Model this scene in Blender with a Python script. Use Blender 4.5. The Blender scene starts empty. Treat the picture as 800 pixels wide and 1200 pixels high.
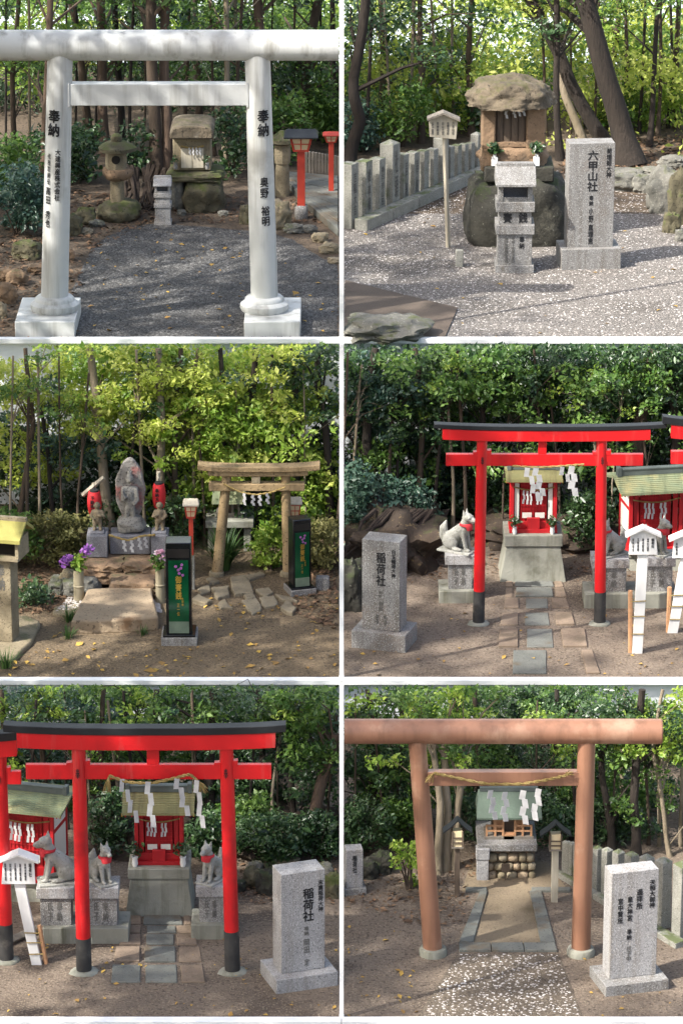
import bpy, bmesh, math, random
import numpy as np
from mathutils import Vector, Matrix, noise
R = math.radians
random.seed(7)
SC = bpy.context.scene
COL = SC.collection

# ------------------------------------------------------------------ camera, sky, sun, exposure
HC, PITCH, F = 19.65, R(18.0), 4500.0          # camera height, downward pitch, focal length in photo pixels (800 x 1200)
cam_d = bpy.data.cameras.new('camera')
cam_d.sensor_fit = 'VERTICAL'; cam_d.sensor_height = 36.0; cam_d.lens = 36.0 * F / 1200.0
cam_d.clip_start = 0.5; cam_d.clip_end = 3000
cam = bpy.data.objects.new('camera', cam_d); COL.objects.link(cam)
cam.location = (0, 0, HC); cam.rotation_euler = (R(90) - PITCH, 0, 0)
SC.camera = cam
SUN_EL, SUN_AZ = R(46), R(-122)                # azimuth from +Y, clockwise; behind the camera, well to its left
sun_vec = Vector((math.cos(SUN_EL)*math.sin(SUN_AZ), math.cos(SUN_EL)*math.cos(SUN_AZ), math.sin(SUN_EL)))
world = bpy.data.worlds.new('World'); SC.world = world; world.use_nodes = True
wn = world.node_tree; wn.nodes.clear()
sky = wn.nodes.new('ShaderNodeTexSky'); sky.sky_type = 'NISHITA'; sky.sun_disc = False
sky.dust_density = 4.0; sky.air_density = 1.0; sky.sun_elevation = SUN_EL; sky.sun_rotation = SUN_AZ
bg = wn.nodes.new('ShaderNodeBackground'); bg.inputs['Strength'].default_value = 0.15
wo = wn.nodes.new('ShaderNodeOutputWorld')
wn.links.new(sky.outputs[0], bg.inputs[0]); wn.links.new(bg.outputs[0], wo.inputs[0])
sd = bpy.data.lights.new('sun', 'SUN'); sd.energy = 4.3; sd.angle = R(0.8); sd.color = (1.0, 0.965, 0.91)
so = bpy.data.objects.new('sun', sd); COL.objects.link(so); so.location = (0, 0, 60)
so.rotation_euler = (-sun_vec).to_track_quat('-Z', 'Y').to_euler()
SC.view_settings.view_transform = 'Standard'; SC.view_settings.look = 'None'
SC.view_settings.gamma = 1.0; SC.view_settings.use_curve_mapping = False
SC.view_settings.exposure = 1.12

# ------------------------------------------------------------------ pixel -> place helpers
FW = Vector((0, math.cos(PITCH), -math.sin(PITCH))); UP = Vector((0, math.sin(PITCH), math.cos(PITCH)))
CAM = Vector((0, 0, HC))
def ray(u, v): return FW + Vector(((u-400)/F, 0, 0)) + UP*((600-v)/F)
def ground(u, v, z):
    d = ray(u, v); return CAM + d*((z-HC)/d.z)
def plane(u, v, y):
    d = ray(u, v); return CAM + d*(y/d.y)
def sight(v, y): return plane(400, v, y).z      # height of the sight line of row v at distance y
Z1, Z2, Z3 = 3.61, 0.91, 0.0                    # the three terraces, top to bottom
E1, E2, E3 = 58.0, 50.0, 41.0                  # their front edges
class Spot:
    """a place on the ground; q(u, v, dy) is the local point that lies dy behind it on the ray of a pixel"""
    def __init__(s, u, v, z):
        s.p = ground(u, v, z); s.s = (s.p-CAM).dot(FW)/F; s.z = z
        s.c = math.cos(PITCH + math.atan((v-600)/F))
    def q(s, u, v, dy=0.0):
        return plane(u, v, s.p.y+dy) - s.p
    def x(s, u, v=None, dy=0.0): return s.q(u, 600 if v is None else v, dy).x
    def w(s, px): return px*s.s
    def h(s, px): return px*s.s/s.c

# ------------------------------------------------------------------ materials
MATS = {}
def srgb(h):
    h = h.lstrip('#'); o = []
    for i in (0, 2, 4):
        c = int(h[i:i+2], 16)/255; o.append(c/12.92 if c <= .04045 else ((c+.055)/1.055)**2.4)
    return tuple(o) + (1.0,)
def mat(name, c1, c2=None, scale=6, rough=.7, speck=None, speck_scale=90, speck_t=.62, moss=None, moss_amt=.5, moss_scale=3, bump=.25, bump_scale=30,
        metal=0, coat=0, spec=.4, island=False, trans=0, stain=None, detail=6, stretch=None, streak=None):
    m = bpy.data.materials.new(name); m.use_nodes = True; MATS[name] = m
    t = m.node_tree; N = t.nodes; L = t.links; N.clear()
    out = N.new('ShaderNodeOutputMaterial'); p = N.new('ShaderNodeBsdfPrincipled')
    geo = N.new('ShaderNodeNewGeometry'); pos = geo.outputs['Position']
    if stretch:
        mp = N.new('ShaderNodeMapping'); mp.inputs['Scale'].default_value = stretch; L.new(pos, mp.inputs[0]); pos = mp.outputs[0]
    def nz(sc, det=detail, ro=.6):
        n = N.new('ShaderNodeTexNoise'); n.inputs['Scale'].default_value = sc; n.inputs['Detail'].default_value = det
        n.inputs['Roughness'].default_value = ro; L.new(pos, n.inputs['Vector']); return n.outputs['Fac']
    def ramp(f, a, b):
        r = N.new('ShaderNodeMapRange'); r.inputs[1].default_value = a; r.inputs[2].default_value = b; L.new(f, r.inputs[0]); return r.outputs[0]
    def mix(f, a, b):
        x = N.new('ShaderNodeMix'); x.data_type = 'RGBA'
        L.new(f, x.inputs[0])
        for s, k in ((a, 6), (b, 7)):
            if isinstance(s, tuple): x.inputs[k].default_value = s
            else: L.new(s, x.inputs[k])
        return x.outputs[2]
    col = srgb(c1)
    if c2:
        if island: fac = geo.outputs['Random Per Island']
        else: fac = ramp(nz(scale), .3, .7)
        col = mix(fac, col, srgb(c2))
    if island and c2:
        col = mix(ramp(nz(.9, 3), .35, .7), col, mix(ramp(nz(2.5, 2), .4, .6), col, srgb(c1)))
    if stain: col = mix(ramp(nz(stain[1]), stain[2], stain[2]+.12), col, srgb(stain[0]))
    if streak:
        mq = N.new('ShaderNodeMapping'); mq.inputs['Scale'].default_value = streak[3] if len(streak) > 3 else (5, 5, .35); L.new(geo.outputs['Position'], mq.inputs[0])
        sn = N.new('ShaderNodeTexNoise'); sn.inputs['Scale'].default_value = streak[1]; sn.inputs['Detail'].default_value = 7; sn.inputs['Roughness'].default_value = .65; L.new(mq.outputs[0], sn.inputs['Vector'])
        col = mix(ramp(sn.outputs['Fac'], streak[2], streak[2]+.22), col, srgb(streak[0]))
    if speck:
        for k, sp in enumerate(speck if isinstance(speck, (list, tuple)) else [speck]):
            col = mix(ramp(nz(speck_scale*(1+.6*k), 2), speck_t, speck_t+.06), col, srgb(sp))
    if moss:
        sx = N.new('ShaderNodeSeparateXYZ'); L.new(geo.outputs['Normal'], sx.inputs[0])
        up = ramp(sx.outputs[2], -.6, .9)
        a = N.new('ShaderNodeMath'); a.operation = 'MULTIPLY_ADD'; L.new(up, a.inputs[0]); a.inputs[1].default_value = .25; L.new(nz(moss_scale, 8, .7), a.inputs[2])
        col = mix(ramp(a.outputs[0], .95-moss_amt*.7, 1.08-moss_amt*.7), col, srgb(moss))
    if isinstance(col, tuple): p.inputs['Base Color'].default_value = col
    else: L.new(col, p.inputs['Base Color'])
    p.inputs['Roughness'].default_value = rough; p.inputs['Metallic'].default_value = metal
    p.inputs['Specular IOR Level'].default_value = spec; p.inputs['Coat Weight'].default_value = coat
    if bump:
        b = N.new('ShaderNodeBump'); b.inputs['Strength'].default_value = bump; b.inputs['Distance'].default_value = .04
        L.new(nz(bump_scale, 8, .65), b.inputs['Height']); L.new(b.outputs[0], p.inputs['Normal'])
    if trans:
        tr = N.new('ShaderNodeBsdfTranslucent'); ms = N.new('ShaderNodeMixShader'); ms.inputs[0].default_value = trans
        if isinstance(col, tuple): tr.inputs[0].default_value = col
        else: L.new(col, tr.inputs[0])
        L.new(p.outputs[0], ms.inputs[1]); L.new(tr.outputs[0], ms.inputs[2]); L.new(ms.outputs[0], out.inputs[0])
    else: L.new(p.outputs[0], out.inputs[0])
    return m
mat('granite', '#8b8985', '#767470', 2.2, .7, speck=['#605e5b', '#a6a4a1'], speck_scale=44, speck_t=.56, bump=.3, stain=('#716860', 1.3, .55), streak=('#645e56', 1.6, .47))
mat('granite_white', '#a09e9c', '#8a8886', 2.2, .65, speck=['#737170', '#b6b4b1'], speck_scale=44, speck_t=.57, bump=.28, stain=('#857c71', 1.4, .56), streak=('#7a736a', 1.5, .5))
mat('granite_dark', '#77767a', '#646367', 5, .65, speck=['#4a4a4d', '#97969a'], speck_scale=60, speck_t=.58, bump=.12, stain=('#5c574c', 1.6, .6))
mat('weathered_granite', '#98968c', '#7d7c72', 4, .85, speck=['#5c5b54', '#b8b6ad'], speck_scale=60, speck_t=.6, moss='#59603f', moss_amt=.38, bump=.3)
mat('boulder', '#6a644e', '#474233', 2.5, .92, speck='#2e2b22', speck_scale=24, moss='#4b5129', moss_amt=.4, moss_scale=3.5, bump=.7, bump_scale=14, stain=('#7a755f', 3.0, .6))
mat('boulder_dark', '#403e36', '#2b2a25', 2.0, .9, speck='#6d6c62', speck_scale=20, speck_t=.66, moss='#384025', moss_amt=.36, moss_scale=3, bump=.7, bump_scale=12, stain=('#625f53', 2.4, .62))
mat('boulder_grey', '#7b786f', '#57564f', 2.5, .92, speck='#8f8d82', speck_scale=30, moss='#565a3c', moss_amt=.3, moss_scale=3, bump=.7, bump_scale=12)
mat('brown_stone', '#93795f', '#665441', 3, .9, speck='#44392e', speck_scale=22, speck_t=.62, moss='#5b5a3c', moss_amt=.22, bump=.7, bump_scale=14, stain=('#5a4f42', 1.8, .58))
mat('roof_stone', '#766a58', '#463f34', 3, .95, speck='#322d25', speck_scale=18, moss='#565238', moss_amt=.34, moss_scale=5, bump=1.0, bump_scale=12, stain=('#8f8676', 2.6, .62))
mat('tan_stone', '#94886f', '#706550', 3, .88, speck='#51483a', speck_scale=40, speck_t=.62, moss='#5a5c3e', moss_amt=.24, bump=.45, bump_scale=18, stain=('#605744', 1.6, .58))
mat('mossy_roof', '#9a9352', '#827c42', 3, .85, bump=.3, stain=('#6e6c3e', 2, .56))
mat('torii_tan', '#a8906c', '#84704f', 3, .88, speck='#5e5038', speck_scale=34, speck_t=.6, moss='#6a6844', moss_amt=.18, bump=.4, bump_scale=18, streak=('#6a5a41', 1.8, .5))
mat('soil_clod', '#4c4034', '#857664', rough=.95, island=True, bump=0)
mat('slab_stone', '#a8957b', '#8e7c65', 2, .88, speck='#6a5c4b', speck_scale=26, speck_t=.6, bump=.5, bump_scale=16, stain=('#7d6248', 2.2, .6))
mat('flagstone', '#948973', '#776c58', 2.5, .88, speck='#5e5546', speck_scale=34, bump=.4, bump_scale=18, stain=('#6a5e4a', 1.5, .57))
mat('paver_warm', '#8e7c69', '#766656', 3, .88, speck='#605345', speck_scale=40, bump=.3, stain=('#66594a', 2.0, .54))
mat('paver_grey', '#75766f', '#60615a', 3, .85, speck='#4c4c46', speck_scale=40, bump=.3, stain=('#655a4a', 1.8, .53))
mat('concrete', '#98978a', '#7f7e72', 1.6, .88, bump=.25, stain=('#6f6e60', 2.0, .55), streak=('#62614f', 1.3, .5))
mat('concrete_dark', '#5f5348', '#50463c', 1.4, .9, bump=.3, speck='#74685c', speck_scale=50, stain=('#443b32', 1.0, .56))
mat('white_paint', '#bfc0bd', '#b0b1ad', 1.2, .45, bump=.06, stain=('#9b9a94', .9, .57), streak=('#87857d', 1.0, .5))
mat('white_wall_paint', '#f6f6f4', '#f1f1ee', 1, .6, bump=.02)
mat('white_wood', '#dcdad6', '#cdcac6', 2, .55, bump=.08, stretch=(4, 4, .5), stain=('#b9b3aa', 2, .66))
mat('white_panel', '#e0ddd2', '#d5d0c2', 2, .7, bump=.03)
mat('red_lacquer', '#cb181d', '#bb141a', 1.2, .42, bump=.08, coat=.12, stain=('#a3151a', 1.4, .54), streak=('#b8504a', 1.4, .57))
mat('red_wood', '#b81d23', '#a5181e', 2, .55, bump=.1, streak=('#8d1a1e', 2, .52))
mat('red_orange', '#b8412f', '#a33628', 3, .55, bump=.08)
mat('black_paint', '#1b1c1e', '#2b2c2e', 2, .5, bump=.05)
mat('black_foot', '#242425', '#44423f', 3, .75, bump=.2, stain=('#6c665d', 3, .6))
mat('black_roof', '#121417', '#1c1f22', 3, .55, bump=.1)
mat('copper_brown', '#997059', '#855f4a', .9, .42, bump=.06, metal=.05, coat=.08, stain=('#aa8972', 1.1, .54), streak=('#725340', 1.0, .5))
mat('copper_roof', '#8b835a', '#71704c', 2.2, .75, bump=.2, stain=('#67714f', 1.5, .56), streak=('#5e563c', 1.5, .5, (6, .6, .6)))
mat('copper_roof_green', '#727f66', '#7f7f5c', 2.2, .75, bump=.2, stain=('#948b63', 1.5, .56), streak=('#56604a', 1.5, .5, (6, .6, .6)))
mat('copper_roof_dark', '#5a685a', '#4b564a', 2.2, .75, bump=.2, stain=('#77806a', 1.5, .58))
mat('ridge_tile', '#5a625e', '#474d4b', 3, .6, bump=.2)
mat('old_wood', '#6a5b4c', '#4f443a', 5, .85, bump=.3, stretch=(5, 5, .6))
mat('grey_wood', '#8a8276', '#6e675d', 5, .88, bump=.3, stretch=(5, 5, .6))
mat('pale_wood', '#bdb4a0', '#a69d89', 4, .8, bump=.2, stretch=(6, 6, .6), stain=('#7f7663', 2, .64))
mat('new_wood', '#c0916a', '#a97f5c', 4, .7, bump=.2, stretch=(.6, 6, 6))
mat('bamboo', '#b5a377', '#968659', 3, .6, bump=.1, stretch=(6, 6, .6))
mat('bamboo_grey', '#9a9078', '#7d745e', 3, .7, bump=.12, stretch=(6, 6, .6))
mat('straw', '#a8925f', '#87723f', 12, .95, bump=.8, bump_scale=60)
mat('paper', '#d2d1cf', '#bfbdbb', 9, .9, bump=.3, bump_scale=25, trans=.3)
mat('ink', '#141416', '#1f1f22', 8, .6, bump=0)
mat('ink_faint', '#55534f', '#6b6862', 8, .8, bump=0)
mat('gold', '#cfa94e', '#b8923c', 8, .35, bump=0, metal=.6)
mat('black_granite', '#0b0c0e', '#15171a', 6, .22, bump=0, spec=.6)
mat('green_panel', '#0e4a2c', '#0b3d25', 2, .12, bump=0, spec=.6)
mat('panel_foot', '#6f7d6c', '#59675a', 4, .2, bump=0, spec=.5)
mat('purple_petal', '#7d4a94', '#a46cb6', 8, .6, bump=0, island=True, trans=.2)
mat('pink_petal', '#c58aa0', '#e7dfe4', 8, .6, bump=0, island=True, trans=.2)
mat('pink_print', '#b066a8', '#8c4f93', 20, .3, bump=0)
mat('lantern_red', '#c3252a', '#d5363a', 3, .6, bump=.1, trans=.15)
mat('statue_grey', '#97948c', '#77746d', 4, .9, speck='#5b5852', speck_scale=36, speck_t=.58, bump=.7, bump_scale=18, stain=('#65655a', 2.5, .55))
mat('statue_brown', '#84765f', '#675c4a', 5, .88, speck='#4d4538', speck_scale=40, bump=.35, moss='#585c3c', moss_amt=.28)
mat('mandorla', '#98938c', '#76726c', 4, .9, speck='#5f5c56', speck_scale=30, speck_t=.58, bump=.9, bump_scale=16, stain=('#94605a', 3.6, .53))
mat('fox_stone', '#a8a79f', '#8b8a81', 4, .85, speck='#6d6c64', speck_scale=40, bump=.45, stain=('#75756a', 2.5, .56), streak=('#6c6c5f', 2, .54))
mat('bib_red', '#c0343a', '#a92a30', 6, .85, bump=.2)
mat('bark', '#5a4c3f', '#41372d', 5, .95, bump=.9, bump_scale=16, stretch=(1.6, 1.6, .35), moss='#4d5534', moss_amt=.25)
mat('bark_dark', '#3a322b', '#2a2520', 5, .95, bump=.9, bump_scale=16, stretch=(1.6, 1.6, .35))
mat('bark_pale', '#8f8270', '#70654f', 4, .95, bump=.8, bump_scale=14, stretch=(1.6, 1.6, .35), moss='#5e6342', moss_amt=.25)
mat('bark_red', '#6c594a', '#4f4136', 4, .95, bump=.9, bump_scale=14, stretch=(1.6, 1.6, .35), moss='#565c3c', moss_amt=.2)
mat('root', '#4a3f36', '#332b25', 6, .95, bump=.6)
mat('vase_white', '#e6e5e0', None, 3, .25, bump=0, spec=.6)
mat('glass_dark', '#20252a', '#2c3338', 4, .15, bump=0, spec=.6)
mat('lamp_paper', '#d9c7a0', '#cbb78e', 4, .7, bump=0)
mat('gap_shade', '#15120f', '#1d1915', 4, .95, bump=0)  # near-black colour stands in for the shade inside openings
# leaves: a random tone for each leaf
mat('leaf_dark', '#203a1d', '#587544', rough=.36, island=True, trans=.3, bump=0, spec=.6)
mat('leaf_mid', '#3d6124', '#7d9a48', rough=.42, island=True, trans=.4, bump=0, spec=.5)
mat('leaf_bright', '#6a8f2a', '#b4c45a', rough=.45, island=True, trans=.45, bump=0, spec=.45)
mat('leaf_yellow', '#9aac3a', '#d9dc7c', rough=.5, island=True, trans=.5, bump=0, spec=.4)
mat('leaf_blue', '#2c4a3c', '#64806a', rough=.36, island=True, trans=.3, bump=0, spec=.6)
mat('leaf_olive', '#5a5c30', '#8b8550', rough=.6, island=True, trans=.3, bump=0)
mat('leaf_shaded', '#1a2c16', '#39522a', rough=.55, island=True, trans=.2, bump=0)  # very dark green puts the wood's inner shade into the leaf colour
mat('grass_blade', '#2d4a24', '#5f7d40', rough=.5, island=True, trans=.3, bump=0)
mat('fallen_leaf', '#8a6a3c', '#c9a64e', rough=.8, island=True, trans=.1, bump=0)
mat('litter', '#4f3b2b', '#8b6f55', rough=.9, island=True, bump=0)
mat('pebble', '#9d948c', '#cdc8c2', rough=.7, island=True, bump=0)
mat('pebble_dark', '#2d2c2a', '#757370', rough=.8, island=True, bump=0)
# ground
mat('dirt', '#625440', '#75644d', 1.1, .95, speck=['#4c4031', '#85745c'], speck_scale=20, speck_t=.56, bump=1, bump_scale=16, stain=('#4e4231', .7, .52))
mat('dirt_dark', '#4f4437', '#675848', 1.3, .95, speck='#352d25', speck_scale=20, speck_t=.57, bump=.9, bump_scale=14, stain=('#3c342a', .9, .54))
mat('dirt_brown', '#6b5e51', '#7b6d5f', 1.0, .95, speck=['#54483c', '#8a7c6a'], speck_scale=20, speck_t=.56, bump=1, bump_scale=16, stain=('#54483d', .7, .52))
mat('gravel', '#3b3937', '#4c4a47', 2.0, .9, speck=['#201f1e', '#757370'], speck_scale=24, speck_t=.55, bump=1.0, bump_scale=30)
mat('pebble_wash', '#625d57', '#736d66', 1.2, .9, speck=['#403b37', '#98928b'], speck_scale=24, speck_t=.55, bump=.8, bump_scale=24, stain=('#524c45', .5, .53))
mat('pebble_brown', '#554b40', '#625749', 1.5, .9, speck=['#3c342b', '#7d7263'], speck_scale=30, speck_t=.57, bump=.6, bump_scale=26, stain=('#473e34', .8, .55))
mat('path_fine', '#766855', '#85765f', 1.6, .92, speck='#5a4e40', speck_scale=36, bump=.5, bump_scale=26, stain=('#62563f', 1.0, .57))
mat('bank_earth', '#473b30', '#322b25', 1.6, .95, speck='#66573f', speck_scale=12, moss='#44492a', moss_amt=.22, bump=1.0, bump_scale=8)
mat('terrace_sky_tone', '#eceff0', '#e2e6e8', 1.5, .9, bump=.2, bump_scale=6, stain=('#cfd6d6', .8, .6))  # sky brightness put into the wall colour, seen through gaps in the trees

# ------------------------------------------------------------------ mesh building
class MB:
    def __init__(s): s.v = []; s.f = []
    def add(s, vs, fs):
        b = len(s.v); s.v += [Vector(v) for v in vs]; s.f += [tuple(b+i for i in f) for f in fs]; return s
    def box(s, x0, x1, y0, y1, z0, z1, M=None):
        vs = [Vector((x, y, z)) for z in (z0, z1) for y in (y0, y1) for x in (x0, x1)]
        if M: vs = [M @ v for v in vs]
        return s.add(vs, [(0,2,3,1), (4,5,7,6), (0,1,5,4), (2,6,7,3), (0,4,6,2), (1,3,7,5)])
    def tube(s, pts, rads, n=12, cap=True, squash=None):
        pts = [Vector(p) for p in pts]; m = len(pts)
        if not isinstance(rads, (list, tuple)): rads = [rads]*m
        b = len(s.v); ref = None
        for i, p in enumerate(pts):
            t = (pts[min(i+1, m-1)] - pts[max(i-1, 0)]).normalized()
            if ref is None: ref = Vector((1, 0, 0)) if abs(t.x) < .9 else Vector((0, 1, 0))
            a = (ref - t*ref.dot(t)).normalized(); c = t.cross(a); ref = a
            for k in range(n):
                g = 2*math.pi*k/n
                s.v.append(p + (a*math.cos(g)+c*math.sin(g))*rads[i])
        for i in range(m-1):
            for k in range(n):
                s.f.append((b+i*n+k, b+i*n+(k+1)%n, b+(i+1)*n+(k+1)%n, b+(i+1)*n+k))
        if cap: s.f.append(tuple(b+k for k in range(n))[::-1]); s.f.append(tuple(b+(m-1)*n+k for k in range(n)))
        return s
    def lathe(s, prof, n=20, c=(0, 0, 0), jit=0, sd=0):
        b = len(s.v); c = Vector(c)
        for i, (r, z) in enumerate(prof):
            for k in range(n):
                g = 2*math.pi*k/n
                rr = r*(1 + (jit*noise.noise(Vector((math.cos(g)*1.5+sd, math.sin(g)*1.5, z*2+sd))) if jit else 0))
                s.v.append(c + Vector((rr*math.cos(g), rr*math.sin(g), z)))
        for i in range(len(prof)-1):
            for k in range(n): s.f.append((b+i*n+k, b+i*n+(k+1)%n, b+(i+1)*n+(k+1)%n, b+(i+1)*n+k))
        s.f.append(tuple(b+k for k in range(n))[::-1]); s.f.append(tuple(b+(len(prof)-1)*n+k for k in range(n)))
        return s
    def prism(s, outline, y0, y1):          # outline of (x, z), anticlockwise seen from the front
        n = len(outline)
        vs = [(x, y0, z) for x, z in outline] + [(x, y1, z) for x, z in outline]
        return s.add(vs, [tuple(range(n)), tuple(range(2*n-1, n-1, -1))] + [(i, n+i, n+(i+1) % n, (i+1) % n) for i in range(n)])
    def slab(s, outline, z0, z1):           # outline of (x, y), anticlockwise from above
        n = len(outline)
        vs = [(x, y, z1) for x, y in outline] + [(x, y, z0) for x, y in outline]
        return s.add(vs, [tuple(range(n)), tuple(range(2*n-1, n-1, -1))] + [(i, n+i, n+(i+1) % n, (i+1) % n) for i in range(n)])
    def sweep(s, stations, y0, y1):         # (x, z0, z1) along x
        b = len(s.v)
        for x, z0, z1 in stations: s.v += [Vector((x, y0, z0)), Vector((x, y1, z0)), Vector((x, y1, z1)), Vector((x, y0, z1))]
        m = len(stations)
        for i in range(m-1):
            a = b+4*i
            for k in range(4): s.f.append((a+k, a+(k+1) % 4, a+4+(k+1) % 4, a+4+k))
        s.f.append((b, b+3, b+2, b+1)); e = b+4*(m-1); s.f.append((e, e+1, e+2, e+3)); return s
    def rock(s, c, r, sd=0, rough=.22, sub=3, boxy=0, freq=1.6):
        bm = bmesh.new(); bmesh.ops.create_icosphere(bm, subdivisions=sub, radius=1)
        c = Vector(c); r = Vector(r) if isinstance(r, (tuple, list, Vector)) else Vector((r, r, r))
        vs = []
        for v in bm.verts:
            p = v.co.copy()
            if boxy:
                k = max(abs(p.x), abs(p.y), abs(p.z)); p = p.lerp(p/k, boxy)
            q = p*freq; o_ = Vector((sd*3.1, sd*1.7, sd))
            d = 1 + rough*(noise.noise(q + o_) + .5*noise.noise(q*2.4+o_) + .35*(abs(noise.noise(q*4.3+o_))*2-.3) + .18*noise.noise(q*9+o_))
            p *= d
            vs.append(c + Vector((p.x*r.x, p.y*r.y, p.z*r.z)))
        fs = [tuple(v.index for v in f.verts) for f in bm.faces]; bm.free()
        return s.add(vs, fs)
    def mesh(s, name, angle=40):
        me = bpy.data.meshes.new(name); me.from_pydata(s.v, [], s.f); me.validate()
        bm = bmesh.new(); bm.from_mesh(me); bmesh.ops.recalc_face_normals(bm, faces=bm.faces); bm.to_mesh(me); bm.free()
        if angle:
            me.shade_smooth(); me.set_sharp_from_angle(angle=R(angle))
        return me
    def obj(s, name, material, parent=None, bevel=0, angle=40, loc=None, rz=0):
        me = s.mesh(name, angle); o = bpy.data.objects.new(name, me); COL.objects.link(o)
        me.materials.append(MATS[material])
        if parent: o.parent = parent
        if loc is not None: o.location = loc
        if rz: o.rotation_euler = (0, 0, rz)
        if bevel:
            b = o.modifiers.new('edge', 'BEVEL'); b.width = bevel; b.segments = 2; b.limit_method = 'ANGLE'; b.angle_limit = R(40)
        return o
def tag(o, label=None, cat=None, group=None, kind=None):
    if label: o['label'] = label
    if cat: o['category'] = cat
    if group: o['group'] = group
    if kind: o['kind'] = kind
    return o
def thing(name, label, cat, loc=(0, 0, 0), rz=0, group=None):
    o = bpy.data.objects.new(name, None); COL.objects.link(o); o.location = loc; o.rotation_euler = (0, 0, rz)
    o.empty_display_size = .1
    return tag(o, label, cat, group)
def copy_tree(o, parent=None):
    c = o.copy(); COL.objects.link(c); c.parent = parent
    for ch in list(o.children): copy_tree(ch, c)
    return c
def pbox(sp, u0, v0, u1, v1, dy0=0, dy1=.2):
    """a box whose front face fills a pixel rectangle at the spot's distance + dy0"""
    a = sp.q(u0, v1, dy0); b = sp.q(u1, v0, dy0)
    return MB().box(a.x, b.x, dy0, dy1, a.z, b.z)
def blob(name, prims, voxel, material, parent=None, smooth=4, loc=None, rz=0, sc=1.0):
    """ellipsoids and tapered capsules fused into one continuous skin"""
    m = MB()
    for p in prims:
        if p[0] == 'e': m.rock(p[1], p[2], sub=2, rough=0)
        else:
            a, ra, b, rb = Vector(p[1]), p[2], Vector(p[3]), p[4]
            m.rock(a, ra, sub=2, rough=0); m.rock(b, rb, sub=2, rough=0)
            m.tube([a, b], [ra, rb], 12)
    me = bpy.data.meshes.new(name); me.from_pydata([v*sc for v in m.v], [], m.f)
    t = bpy.data.objects.new('tmp', me); COL.objects.link(t)
    r = t.modifiers.new('r', 'REMESH'); r.mode = 'VOXEL'; r.voxel_size = voxel*sc; r.use_smooth_shade = True
    if smooth:
        k = t.modifiers.new('s', 'SMOOTH'); k.iterations = smooth; k.factor = .5
    dg = bpy.context.evaluated_depsgraph_get(); dg.update()
    me2 = bpy.data.meshes.new_from_object(t.evaluated_get(dg)); me2.name = name
    bpy.data.objects.remove(t); bpy.data.meshes.remove(me)
    me2.materials.clear(); me2.materials.append(MATS[material]); me2.shade_smooth()
    o = bpy.data.objects.new(name, me2); COL.objects.link(o); o.parent = parent
    if loc is not None: o.location = loc
    if rz: o.rotation_euler = (0, 0, rz)
    return o
def letters(s, cx, z0, z1, w, y, material, parent, wrap=None, vertical=True, name='inscription', bold=.012):
    """written characters in a column, fitted into w x (z1-z0), facing -Y at y; wrap = radius of a round pillar"""
    cu = bpy.data.curves.new('t', 'FONT'); cu.body = '\n'.join(s) if vertical else s
    cu.align_x = 'CENTER'; cu.size = 1;  cu.resolution_u = 2
    t = bpy.data.objects.new('t', cu); COL.objects.link(t)
    dg = bpy.context.evaluated_depsgraph_get(); dg.update()
    me = bpy.data.meshes.new_from_object(t.evaluated_get(dg)); bpy.data.objects.remove(t); bpy.data.curves.remove(cu)
    n = len(me.vertices); a = np.empty(n*3); me.vertices.foreach_get('co', a); a = a.reshape(-1, 3)
    lo, hi = a.min(0), a.max(0)
    x = (a[:, 0]-(lo[0]+hi[0])/2)/max(hi[0]-lo[0], 1e-6)*w; z = z0 + (a[:, 1]-lo[1])/max(hi[1]-lo[1], 1e-6)*(z1-z0)
    b = np.empty_like(a)
    if wrap:
        g = (cx + x)/wrap; b[:, 0] = wrap*np.sin(g); b[:, 1] = -wrap*np.cos(g)+y; b[:, 2] = z
    else: b[:, 0] = cx + x; b[:, 1] = y; b[:, 2] = z
    me.vertices.foreach_set('co', b.ravel()); me.update(); me.name = name
    bm = bmesh.new(); bm.from_mesh(me); src = bm.faces[:]; cw = w*.03       # heavier strokes: shifted layers a hair apart
    for k, (sx, sz) in enumerate(((1, .4), (-1, -.4), (.3, 1), (-.3, -1))):
        g = bmesh.ops.duplicate(bm, geom=src)['geom']
        for q in g:
            if isinstance(q, bmesh.types.BMVert): q.co += Vector((sx*cw, -.0006*(k+1), sz*cw))
    bm.to_mesh(me); bm.free()
    me.materials.clear(); me.materials.append(MATS[material])
    o = bpy.data.objects.new(name, me); COL.objects.link(o); o.parent = parent
    return o

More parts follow.
